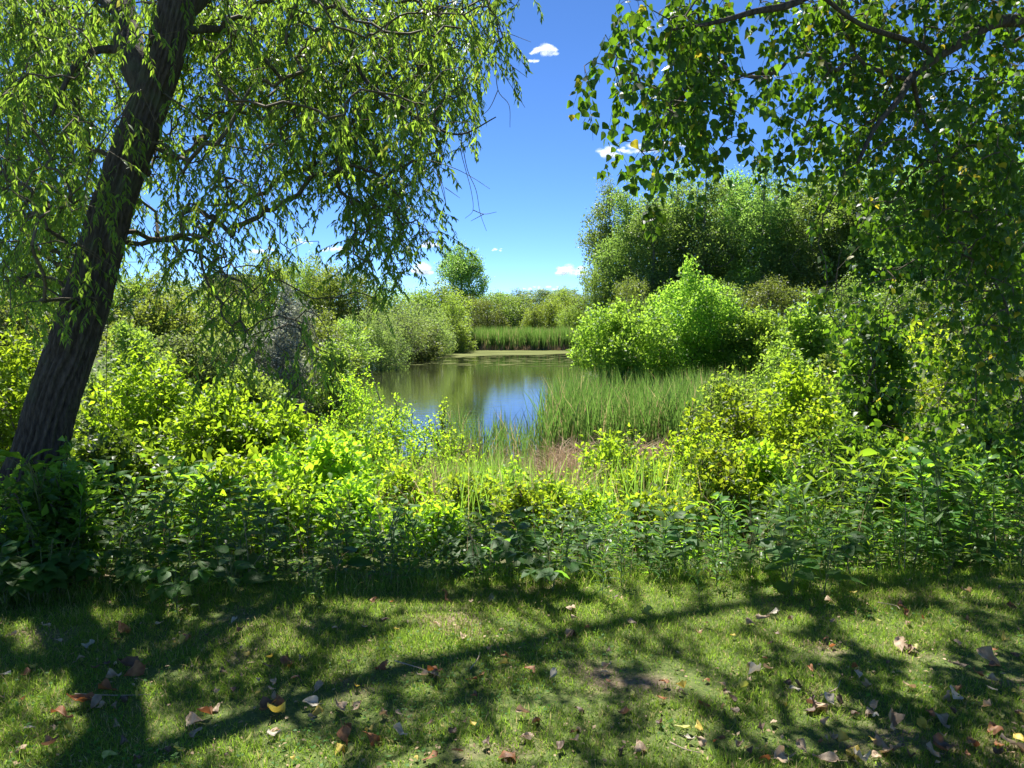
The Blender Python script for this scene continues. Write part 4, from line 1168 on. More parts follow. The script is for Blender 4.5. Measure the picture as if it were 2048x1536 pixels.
    # bare drooping twigs seen against the sky
    bare = [[(925, 268, 5.5), (922, 300, 5.5), (930, 335, 5.5), (942, 380, 5.5), (946, 420, 5.5), (930, 437, 5.5)],
            [(925, 290, 5.5), (935, 340, 5.5), (952, 380, 5.5), (960, 425, 5.5), (973, 462, 5.5)], [(946, 420, 5.5), (968, 428, 5.5), (993, 424, 5.5)],
            [(968, 428, 5.5), (942, 442, 5.5)], [(850, 318, 5.5), (905, 335, 5.5), (945, 355, 5.5), (980, 378, 5.5)], [(990, 115, 5.2), (996, 180, 5.2), (1018, 210, 5.2), (1020, 255, 5.2)],
            [(996, 180, 5.2), (980, 215, 5.2), (963, 232, 5.2)], [(990, 120, 5.2), (1015, 160, 5.2), (1050, 215, 5.2)], [(965, 60, 5.2), (1010, 65, 5.2), (1062, 84, 5.2)],
            [(985, 110, 5.2), (1020, 130, 5.2), (1055, 155, 5.2)], [(860, 330, 5.5), (885, 370, 5.5), (892, 410, 5.5)], [(890, 375, 5.5), (920, 396, 5.5)],
            [(215, 640, 5.5), (213, 700, 5.5), (215, 830, 5.5), (230, 860, 5.5), (290, 900, 5.5)], [(400, 420, 5.5), (470, 520, 5.5), (560, 620, 5.5), (640, 690, 5.5)],
            [(220, 630, 5.5), (300, 560, 5.6), (370, 480, 5.7)], [(455, 440, 5.5), (462, 510, 5.5), (440, 560, 5.5), (440, 600, 5.5), (380, 650, 5.5)]]
    bc = [catmull(np.array([at(*p) for p in b]), np.ones(len(b)), 5)[0] for b in bare]
    V4, F4 = chain_mesh('b', bc, 0.0034, None, origin, 3)
    Vs, Fs, off = [], [], 0
    for V, F in ((V1, F1), (V2, F2), (V3, F3), (V4, F4)):
        Vs.append(V); Fs.append(F + off); off += len(V)
    o = link('branchwork', mesh_arrays('branchwork', np.vstack(Vs), np.vstack(Fs), M['twig']), root); o['kind'] = 'stuff'
    split_foliage(root, origin, L_WILLOW, L, M['willow'], 300, 'crown', 'leaf', Lf, L_BACK)
willow()

# ================================================================== THE COTTONWOOD
C_GRID = ["04787557888788", "16875467887556", "26785678876557", "24564346676678", "02552146777789", "01330013567899", "00100001467899",
          "00000001367899", "00000002455689", "00000001443469", "00000000342358", "00000000331258", "00000000221257", "00000000111246"]
def cottonwood():
    rng = np.random.default_rng(501)
    bx, by = 5.7, 6.6
    origin = np.array([bx, by, gz(bx, by)])
    root = thing('cottonwood_tree', 'cottonwood whose arching limb hangs a curtain of heart-shaped leaves', 'tree', origin)
    tp = np.array([[bx, by, origin[2] - 0.1], [bx + 0.02, by, 0.6], [bx - 0.05, by, 1.8], [bx - 0.1, by - 0.1, 3.2], [bx + 0.1, by - 0.1, 5.0], [bx + 0.3, by, 7.5], [bx + 0.3, by, 10]])
    P, R = catmull(tp, np.array([0.34, 0.27, 0.24, 0.22, 0.19, 0.13, 0.06]), 12)
    V, F = tube(P - origin, R, 60, bark_disp(9, 13, 0.12))
    link('trunk', py_mesh('trunk', V, F, M['bark'], True), root)
    def limb(path, r0, r1, world=None):
        q = np.array([at(*p) for p in path]) if world is None else np.array(world)
        Pq, Rq = catmull(q, np.linspace(r0, r1, len(q)), 6)
        V, F = tube(Pq - origin, Rq, 12)
        link('limb', py_mesh('limb', V, F, M['willow_bark'], True), root)
        return Pq
    limbs = [
        limb([(2360, 110, 6.4), (2180, 60, 6.0), (2047, 42, 5.7), (1983, 48, 5.6), (1917, 88, 5.5), (1869, 118, 5.5), (1825, 153, 5.4), (1799, 197, 5.3), (1751, 254, 5.2), (1716, 325, 5.1)], 0.055, 0.012),
        limb([(1869, 118, 5.5), (1850, 96, 5.5), (1808, 79, 5.4), (1720, 48, 5.2), (1640, -10, 5.0)], 0.026, 0.012),
        limb([(2120, -160, 6.0), (1900, -150, 5.4), (1700, -60, 5.0), (1590, 5, 4.7), (1510, 23, 4.6), (1430, 45, 4.5), (1340, 60, 4.4)], 0.04, 0.006),
        limb([(1825, 153, 5.4), (1840, 220, 5.6), (1880, 330, 5.8), (1890, 450, 6.0)], 0.018, 0.006),
        limb(None, 0.12, 0.03, [(bx - 0.05, by - 0.1, 3.6), (4.2, 7.6, 5.4), (2.4, 8.8, 6.9), (0.6, 9.8, 7.8)]),
        limb(None, 0.09, 0.02, [(bx, by - 0.1, 4.6), (4.0, 5.4, 6.0), (2.0, 4.8, 6.6), (0.6, 4.4, 6.9)]),
        limb(None, 0.09, 0.02, [(bx, by - 0.1, 2.6), (5.4, 5.6, 3.4), (4.4, 5.0, 4.0), (3.4, 4.6, 4.1)]),
    ]
    bp = np.vstack([P[::4]] + [q[1::2] for q in limbs]); nP = len(P[::4]); par = [-1] + list(range(nP - 1)); i0 = nP
    for q in limbs:
        m = len(q[1::2]); par += [0] + list(range(i0, i0 + m - 1)); i0 += m
    L = Leaves()
    g1 = []
    for r, row in enumerate(C_GRID):
        for c, ch in enumerate(row):
            for _ in range(rng.poisson(int(ch) * (1.5 if r < 8 or c > 10 else 0.75) * (0.3 if c == 0 else 0.8 if c == 1 else 1.5 if c > 10 else 1.05))):
                px = 1160 + (c + rng.random()) * 64; py = (r + rng.random()) * 64 - 26
                if c < 7 and float(vnoise(px / 62.0, py / 95.0, 41)) < 0.27: continue
                near = 3.7 + 1.5 * min(1, c / 8); far = near + 1.2 + 1.7 * max(0, (c - 6) / 7)
                g1.append(at(px, py, rng.uniform(near, far)))
    g1 = np.array(g1)
    up = shade_canopy_points(rng, 1500, -1.5, 10, lambda x, y, z: x >= 0.2 + 0.25 * (z - 5))  # unseen clumps added overhead to shade the sprays, brush and lawn
    Lf = Leaves()
    def sprays(tops, per, leaf, ln0, L=L):
        ch = []
        for p in tops:
            ln = ln0 * rng.uniform(0.6, 1.3); a = rng.uniform(0, 6.28)
            v = np.array([math.cos(a) * 0.5, math.sin(a) * 0.5, -0.2]); pts = [p]
            for k in range(3):
                v = unit(v + np.array([0, 0, -0.35]) + rng.normal(size=3) * 0.15); pts.append(pts[-1] + v * ln / 3)
            pts = np.array(pts); ch.append(pts)
            t = rng.random(per) * 3; i = np.minimum(t.astype(int), 2); f = (t - i)[:, None]
            pos = pts[i] * (1 - f) + pts[i + 1] * f
            side = rand_unit(per, rng); stalk = side * 0.03 + np.array([0, 0, -0.025])
            L.add(pos + stalk, side * 0.55 + np.array([0, 0, -0.75]), rng.normal(size=(per, 3)) * np.array([1, 1, 0.5]), leaf * rng.uniform(0.65, 1.2, per))
        return ch
    ch = sprays(g1, 14, 0.055, 0.25)
    ch += sprays(np.array(up), 40, 0.085, 0.5, Lf)
    tops = np.array([c[0] for c in ch])
    Pn, pr, cnt, plen = skeleton(bp, par, tops, 0.1, 0.0)
    nb = len(bp); i = np.arange(nb, len(Pn)); r = np.minimum(0.002 * cnt ** 0.38, 0.016)
    A, B = Pn[pr[i]] - origin, Pn[i] - origin
    ln = np.linalg.norm(B - A, axis=1)[:, None]
    mid = (A + B) / 2 + np.array([0, 0, 0.06]) * ln + rng.normal(size=A.shape) * ln * 0.06
    V1, F1 = prisms(A, mid, np.minimum(r[pr[i]], r[i] * 1.4), r[i], 4); V2, F2 = prisms(mid, B, r[i], r[i], 4)
    V3, F3 = chain_mesh('c', ch, 0.0018, None, origin, 3)
    V = np.vstack([V1, V2]); F = np.vstack([F1, F2 + len(V1)])
    o = link('branchwork', mesh_arrays('branchwork', V, F, M['twig']), root); o['kind'] = 'stuff'
    o = link('shoots', mesh_arrays('shoots', V3, F3, M['stem']), root); o['kind'] = 'stuff'
    split_foliage(root, origin, L_DELTOID, L, M['cotton'], 300, 'crown', 'leaf', Lf, L_QUAD_BIG)
cottonwood()

# ================================================================== PLANTS OF THE BRUSH EDGE
def edge_depth(px):
    return float(np.interp(px, [-300, 0, 400, 1000, 1500, 2048, 2400], [4.15, 4.2, 4.35, 4.5, 4.68, 4.85, 4.95]))

def forb_leaf_specs(kind, rng):
    """stem points and leaf transforms for one herb of unit-less real size"""
    if kind == 'tall_forb':          # upright stem, narrow arching leaves all the way up
        H = rng.uniform(0.5, 0.7); n = 26
        lean = rng.normal(size=2) * 0.06
        zs = np.linspace(0.12, 1.0, n)
        pos = np.stack([lean[0] * zs ** 2, lean[1] * zs ** 2, zs * H], 1)
        a = np.arange(n) * 2.4 + rng.uniform(0, 6)
        el = 0.35 + 0.75 * zs ** 3
        ax = np.stack([np.cos(a) * np.cos(el), np.sin(a) * np.cos(el), np.sin(el)], 1)
        s = 0.13 * (0.7 + 0.6 * np.sin(zs * 2.6)) * rng.uniform(0.85, 1.15, n); s[-4:] *= 0.6
        return H, lean, pos, ax, s, L_LANCE, 'forb'
    if kind == 'feathery_forb':      # many small narrow leaves
        H = rng.uniform(0.4, 0.6); n = 44
        lean = rng.normal(size=2) * 0.05; zs = np.linspace(0.15, 1.0, n)
        pos = np.stack([lean[0] * zs ** 2, lean[1] * zs ** 2, zs * H], 1)
        a = np.arange(n) * 2.4; el = 0.25 + 0.8 * zs ** 2
        ax = np.stack([np.cos(a) * np.cos(el), np.sin(a) * np.cos(el), np.sin(el)], 1)
        return H, lean, pos, ax, 0.06 * rng.uniform(0.7, 1.2, n), L_LANCE, 'forb'
    if kind == 'leafy_seedling':     # woody seedling with paired oval leaves on short side shoots
        H = rng.uniform(0.4, 0.6)
        lean = rng.normal(size=2) * 0.1
        pos, ax, s = [], [], []
        for k in range(9):
            z = 0.15 + 0.85 * k / 8
            c = np.array([lean[0] * z * z, lean[1] * z * z, z * H])
            for q in (0, 1):
                a = k * 1.57 + q * math.pi + rng.normal() * 0.3
                out = rng.uniform(0.0, 0.12) * (1 - 0.5 * z)
                for m in range(2 if out > 0.05 else 1):
                    pos.append(c + np.array([math.cos(a), math.sin(a), 0.4]) * out * (m + 0.3)); aa = a + (m - 0.5) * 0.7
                    ax.append([math.cos(aa), math.sin(aa), 0.25 + 0.5 * z ** 3]); s.append(rng.uniform(0.07, 0.115))
        return H, lean, np.array(pos), unit(np.array(ax)), np.array(s), L_OVATE, 'forb'
    if kind == 'creeper':            # stalks that each end in five broad leaflets
        H = rng.uniform(0.2, 0.32); lean = np.zeros(2); pos, ax, s = [], [], []
        for k in range(7):
            a0 = k * 0.9 + rng.random(); o = rng.uniform(0.04, 0.2)
            c = np.array([math.cos(a0) * o, math.sin(a0) * o, H * rng.uniform(0.5, 1)])
            for q in range(5):
                a = a0 + (q - 2) * 0.95
                pos.append(c); ax.append([math.cos(a), math.sin(a), -0.12]); s.append(rng.uniform(0.085, 0.125))
        return H, lean, np.array(pos), unit(np.array(ax)), np.array(s), L_BROAD, 'broad'
    if kind == 'heartleaf_plant':    # a few large soft leaves on stalks
        H = rng.uniform(0.25, 0.42); lean = rng.normal(size=2) * 0.05; n = 11
        zs = np.linspace(0.3, 1, n); a = np.arange(n) * 2.4 + rng.random() * 6
        pos = np.stack([np.cos(a) * 0.06 * (1.2 - zs), np.sin(a) * 0.06 * (1.2 - zs), zs * H], 1)
        ax = np.stack([np.cos(a), np.sin(a), 0.1 + 0.5 * zs ** 3], 1)
        return H, lean, pos, unit(ax), 0.155 * (1.15 - 0.6 * zs) * rng.uniform(0.8, 1.2, n), L_BROAD, 'broad'

ORD = ['first', 'second', 'third', 'fourth', 'fifth', 'sixth', 'seventh', 'eighth', 'ninth', 'tenth'] + ['one'] * 90
def zone(px, py):
    cols = [(130, 'at the willow foot'), (300, 'past the willow foot'), (480, 'below the willow sprays'), (640, 'below the sunny bush'), (800, 'below the saplings'), (960, 'below the tree reflection'),
            (1110, 'below the open water'), (1290, 'below the small shrub'), (1450, 'below the marsh shrub'), (1620, 'below the sunlit shrub'), (1800, 'below the vine column'), (5000, 'below the dark curtain')]
    for lim, w in cols:
        if px < lim: return w

def brush_edge():
    rng = np.random.default_rng(601)
    kinds = {'tall_forb': 'tall', 'feathery_forb': 'feathery', 'leafy_seedling': 'oval-leaved', 'creeper': 'five-fingered', 'heartleaf_plant': 'broad-leaved'}
    nouns = {'tall_forb': ('narrow-leaved herb', 'herb'), 'feathery_forb': ('feathery herb', 'herb'), 'leafy_seedling': ('oval-leaved seedling', 'seedling'),
             'creeper': ('five-fingered creeper', 'creeper'), 'heartleaf_plant': ('large-leaved plant', 'plant')}
    leafmesh = {}
    for nm, shp, mt in (('forb', L_LANCE, 'forb'), ('ov', L_OVATE, 'forb'), ('br', L_BROAD, 'broad')):
        leafmesh[nm] = mesh_arrays('leaf', shp[0], shp[1], M[mt])
    protos = {}
    for k in kinds:
        protos[k] = []
        for v in range(5):
            r2 = np.random.default_rng(700 + v + 31 * len(k))
            H, lean, pos, ax, s, shp, mt = forb_leaf_specs(k, r2)
            zz = np.linspace(0, 1, 6)
            sp = np.stack([lean[0] * zz ** 2, lean[1] * zz ** 2, zz * H], 1)
            sp[0, 2] = -0.06
            V, F = tube(sp, np.linspace(0.0042, 0.0016, 6), 4)
            F = [tuple(f) for f in F]; V = list(map(tuple, V))
            if k in ('creeper', 'heartleaf_plant', 'leafy_seedling'):     # leaf stalks
                for p in {tuple(q) for q in pos}:
                    c = len(V); b = np.array([0, 0, max(0, p[2] - 0.12)])
                    VV, FF = prisms([b], [np.array(p)], [0.002], [0.0014], 3)
                    V += [tuple(q) for q in VV]; F += [tuple(int(i) + c for i in f) for f in FF]
            stem = py_mesh('stem', V, F, M['stem'])
            nrm = np.zeros_like(ax); nrm[:, 2] = 1; nrm += r2.normal(size=ax.shape) * 0.2
            R = frames(ax, nrm)
            fol = leaves_to_mesh('foliage', shp, pos, R, s, M[mt])
            lm = leafmesh['forb' if shp is L_LANCE else 'ov' if shp is L_OVATE else 'br']
            protos[k].append((H, stem, fol, lm, pos, R, s))
    spots = []
    tries = 0
    while len(spots) < 300 and tries < 20000:
        tries += 1
        px = rng.uniform(-40, 2090); e = edge_depth(px) + 1.5 * (float(fbm(np.array(px * 0.009), np.array(2.5), 62, 3)) - 0.46)
        d = e + rng.random() ** 1.5 * 2.4 - (rng.uniform(0.05, 0.4) if rng.random() < 0.12 else 0)
        x = (px - 1024) / FPX * d
        if any((x - a) ** 2 + (d - b) ** 2 < 0.016 for a, b, *_ in spots): continue
        if -4.05 < x < -3.35 and 5.3 < d < 5.9: continue
        front = d - e < 0.35
        w = [0.32, 0.08, 0.44, 0.02, 0.14] if not front else [0.28, 0.12, 0.34, 0.06, 0.20]
        if px < 420 and front: w = [0.25, 0.1, 0.3, 0.15, 0.2]
        k = rng.choice(list(kinds), p=w)
        spots.append((x, d, k, front, px))
    for px, d in ((95, 4.35), (125, 4.45), (62, 4.28), (35, 4.22)):
        spots.append(((px - 1024) / FPX * d, d, 'creeper', True, px))
    spots.sort(key=lambda q: q[1] - edge_depth(q[4]))
    used = {}
    pend = []
    for j, (x, d, k, front, px) in enumerate(spots):
        H, stem, fol, lm, pos, R, s = protos[k][rng.integers(5)]
        z = gz(x, d)
        hgt = float(np.interp(px, [0, 300, 600, 900, 1200, 1500, 1800, 2100], [0.72, 0.68, 0.46, 0.36, 0.36, 0.52, 0.85, 0.95]))
        off = d - edge_depth(px)
        hgt *= max(0.3, min(1.0, 0.5 + 1.0 * off)) * rng.uniform(0.75, 1.15)
        sc = 1.0 if k in ('creeper', 'heartleaf_plant') else max(0.5, hgt / H * 0.95)
        sc = min(sc, 1.5)
        row = 'in front' if off < 0.3 else 'in the second row' if off < 0.8 else 'deep in brush' if off < 1.5 else 'at the back'
        size = 'short' if H * sc < 0.36 else 'mid-sized' if H * sc < 0.52 else 'tall'
        key = (k, row, size, zone(px, 0))
        pend.append((key, j, x, d, z, sc, px, stem, fol, lm, pos, R, s, k))
    groups = {}
    for p in pend: groups.setdefault(p[0], []).append(p)
    for key, lst in groups.items():
        lst.sort(key=lambda q: q[6])
        for i, p in enumerate(lst):
            _, j, x, d, z, sc, px, stem, fol, lm, pos, R, s, k = p
            rel = '' if len(lst) == 1 else f', {ORD[i]} from the willow side'
            lab = f"{key[2]} {nouns[k][0]} {key[1]} {key[3]}{rel}"
            lab = ' '.join(lab.split()[:16])
            r = thing(k, lab, nouns[k][1], (x, d, z), 'herbs and seedlings along the brush edge')
            r.rotation_euler = (rng.normal() * 0.08, rng.normal() * 0.08, rng.uniform(0, 6.28)); r.scale = (sc, sc, sc)
            link('stem', stem, r)
            if j < 95:
                for q in range(len(pos)):
                    o = link('leaf', lm, r)
                    mt = Matrix.Identity(4)
                    for a in range(3):
                        for b in range(3): mt[a][b] = R[q, a, b] * s[q]
                        mt[a][3] = pos[q, a]
                    o.matrix_local = mt
            else:
                o = link('foliage', fol, r); o['kind'] = 'stuff'
    # low leafy undergrowth that hides the soil between the herbs
    L = Leaves()
    n = 17000
    px = rng.uniform(-300, 2350, n); e = np.interp(px, [-300, 0, 400, 1000, 1500, 2048, 2400], [4.2, 4.25, 4.4, 4.58, 4.74, 4.9, 5.0])
    d = e + 0.12 + rng.random(n) ** 1.2 * 5.2; x = (px - 1024) / FPX * d
    z = ground(x, d) + np.abs(rng.normal(size=n)) * 0.13 * np.minimum(1, (d - e) * 1.6)+ 0.012
    keep = ~((x > -1.9) & (x < 2.8) & (d > 7.6))
    a = rng.uniform(0, 6.28, n)
    ax = np.stack([np.cos(a), np.sin(a), rng.normal(size=n) * 0.4], 1); nm = np.stack([rng.normal(size=n) * 0.4, rng.normal(size=n) * 0.4, np.ones(n)], 1)
    L.add(np.stack([x, d, z], 1)[keep], ax[keep], nm[keep], rng.uniform(0.03, 0.075, n)[keep])
    P, R, S = L.arrays()
    o = link('undergrowth', leaves_to_mesh('undergrowth', L_OVAL, P, R, S, M['vine']))
    tag(o, 'low leafy undergrowth between the herbs along the brush edge', 'undergrowth', kind='stuff')
    # last year's dead stalks standing among the herbs
    n = 420
    px = rng.uniform(-60, 2110, n); d = np.interp(px, [0, 400, 1000, 1500, 2048], [4.3, 4.45, 4.65, 4.8, 4.95]) + rng.random(n) * 2.0; x = (px - 1024) / FPX * d
    V, F = blades(rng, np.stack([x, d, ground(x, d)], 1), rng.uniform(0.2, 0.62, n), rng.uniform(0.003, 0.006, n), rng.uniform(0.05, 0.9, n), 4)
    o = link('dead_stalks', mesh_arrays('dead_stalks', V, F, M['straw']))
    tag(o, 'dry dead stalks standing among the green herbs', 'dead stalks', kind='stuff')
    # sunlit yellow-green herbs among the reeds on the near bank
    L = Leaves(); n = 5200
    x = rng.uniform(-4.5, 5, n); d = rng.uniform(6.6, 11.5, n); ok = vnoise(x * 1.3, d * 1.1, 91) > 0.55; x, d = x[ok], d[ok]
    h = rng.random(len(x)) ** 0.8 * 0.55
    a = rng.uniform(0, 6.28, len(x))
    L.add(np.stack([x, d, ground(x, d) + h], 1), np.stack([np.cos(a), np.sin(a), rng.normal(size=len(x)) * 0.4 + 0.3], 1), np.stack([rng.normal(size=len(x)) * 0.5, rng.normal(size=len(x)) * 0.5, np.ones(len(x))], 1), rng.uniform(0.03, 0.06, len(x)))
    P, R, S = L.arrays()
    o = link('bank_herbs', leaves_to_mesh('bank_herbs', L_OVAL, P, R, S, M['lime']))
    tag(o, 'sunlit yellow-green low herbs among the reeds of the near bank', 'undergrowth', kind='stuff')
brush_edge()

# ================================================================== LAWN
BARE = [(800, 1340, 130, 28), (1300, 1355, 150, 26), (560, 1440, 240, 40), (1390, 1375, 90, 22), (1650, 1310, 90, 18), (1950, 1330, 150, 40), (880, 1520, 300, 30), (1620, 1480, 280, 40), (450, 1235, 80, 10), (330, 1350, 90, 16), (1150, 1400, 120, 20), (640, 1390, 110, 18)]
def lawn():
    rng = np.random.default_rng(801)
    n = 270000
    px = rng.uniform(-350, 2400, n); d = 1.9 + 3.1 * rng.random(n) ** 0.8
    e = np.interp(px, [-300, 0, 400, 1000, 1500, 2048, 2400], [4.15, 4.2, 4.35, 4.5, 4.68, 4.85, 4.95])
    x = (px - 1024) / FPX * d
    z = ground(x, d)
    q = project(np.stack([x, d, z], 1))
    bare = np.zeros(n)
    for bx, by, sx, sy in BARE:
        bare = np.maximum(bare, np.exp(-((q[0] - bx) / sx) ** 2 - ((q[1] - by) / sy) ** 2))
    patch = fbm(x * 1.6, d * 1.6, 15)
    dens = np.clip(1.25 - 0.8 * bare - 0.8 * np.clip(patch - 0.5, 0, 1) * 2, 0.2, 1) * np.clip(0.55 + 0.9 * vnoise(x * 7, d * 7, 16), 0, 1)
    keep = (rng.random(n) < dens) & (d < e + 0.25)
    x, d, z, bare, patch = x[keep], d[keep], z[keep], bare[keep], patch[keep]
    m = len(x)
    h = rng.uniform(0.014, 0.044, m) * (0.7 + 0.8 * vnoise(x * 4, d * 4, 17)) * (1 - 0.45 * bare)
    wd = rng.uniform(0.0022, 0.0048, m); ln = rng.uniform(0.1, 1.3, m); G = np.stack([x, d, z - 0.004], 1)
    c2 = rng.random(m) < 0.35                  # the longer blades bend, the rest are single points of grass
    V1, F1 = blades(rng, G[c2], h[c2] * 1.15, wd[c2], ln[c2], 2); V2, F2 = blades(rng, G[~c2], h[~c2], wd[~c2] * 1.25, ln[~c2], 1)
    V, F = np.vstack([V1, V2]), np.vstack([F1, F2 + len(V1)])
    o = link('lawn_grass', mesh_arrays('lawn_grass', V, F, M['grass']))
    tag(o, 'short mown grass with worn bare patches on the shady lawn', 'grass', kind='stuff')
    # clover and other small weeds in the turf
    n = 9000
    px = rng.uniform(-300, 2350, n); d = 2.0 + 2.7 * rng.random(n); x = (px - 1024) / FPX * d
    ok = (fbm(x * 1.9 + 5, d * 1.9, 61) > 0.56) & (d < np.interp(px, [0, 2048], [4.3, 4.9])); x, d = x[ok], d[ok]; m = len(x)
    a = rng.uniform(0, 6.28, m)
    P = np.stack([x, d, ground(x, d) + rng.uniform(0.008, 0.035, m)], 1)
    R = frames(np.stack([np.cos(a), np.sin(a), rng.normal(size=m) * 0.3], 1), np.stack([rng.normal(size=m) * 0.3, rng.normal(size=m) * 0.3, np.ones(m)], 1))
    o = link('lawn_clover', leaves_to_mesh('lawn_clover', L_QUAD, P, R, rng.uniform(0.010, 0.024, m), M['broad']))
    tag(o, 'patches of clover and small weeds in the lawn', 'clover', kind='stuff')
    # longer tufts at the foot of the brush
    n = 5200
    px = rng.uniform(-200, 2300, n); d = np.interp(px, [-300, 0, 400, 1000, 1500, 2048, 2400], [4.15, 4.2, 4.35, 4.5, 4.68, 4.85, 4.95]) + np.abs(rng.normal(size=n)) * 0.3 - 0.05
    x = (px - 1024) / FPX * d; ok = vnoise(x * 3, d * 3, 18) > 0.4; x, d = x[ok], d[ok]; m = len(x)
    V, F = blades(rng, np.stack([x, d, ground(x, d)], 1), rng.uniform(0.04, 0.15, m), np.full(m, 0.003), rng.uniform(0.1, 0.9, m), 3)
    o = link('edge_grass', mesh_arrays('edge_grass', V, F, M['grass']))
    tag(o, 'longer unmown grass along the foot of the brush', 'grass', kind='stuff')
lawn()

def dead_leaf_mesh(seed, mat, form):
    rng = np.random.default_rng(seed)
    n = 9
    prof = [(0, 0.0), (0.05, 0.26), (0.2, 0.42), (0.4, 0.36), (0.6, 0.22), (0.8, 0.09), (1.0, 0.0)]
    V, F = [], []
    k = {'flat': 0.2, 'curled': 0.95, 'folded': 0.8, 'crumpled': 0.6}[form]
    cols = 7; ph = rng.uniform(0, 6, 4)
    for i, (y, w) in enumerate(prof):
        for c in range(cols):
            u = (c / (cols - 1) - 0.5) * 2
            x = u * max(w, 0.004)
            jag = 0.03 * rng.normal() if abs(u) > 0.9 else 0
            if form == 'curled': z = k * (x * x) * 1.6 + k * 0.55 * (y - 0.4) ** 2
            elif form == 'folded': z = k * abs(x) * 1.1
            elif form == 'crumpled': z = k * (0.22 * math.sin(u * 4 + seed) * w + 0.2 * math.sin(y * 7 + seed))
            else: z = k * (x * x + 0.3 * math.sin(y * 4 + seed) * 0.4)
            z += 0.07 * math.sin(u * 3.3 + ph[0] + y * 4) * abs(u) + 0.05 * math.sin(y * 9 + ph[1]) * u + 0.12 * (y - 0.4) ** 2 * math.sin(ph[2])
            V.append((x + jag + 0.04 * math.sin(y * 8 + ph[3]) * abs(u), y - 0.5 + jag, z + rng.normal() * 0.018))
    for i in range(len(prof) - 1):
        for c in range(cols - 1):
            a = i * cols + c; F.append((a, a + 1, a + cols + 1, a + cols))
    c = len(V)                                                     # stalk
    V += [(-0.008, -0.5, 0.0), (0.008, -0.5, 0.0), (0.012, -0.85, 0.05), (-0.004, -0.85, 0.05)]; F.append((c, c + 1, c + 2, c + 3))
    return py_mesh('fallen_leaf', V, F, mat, True)

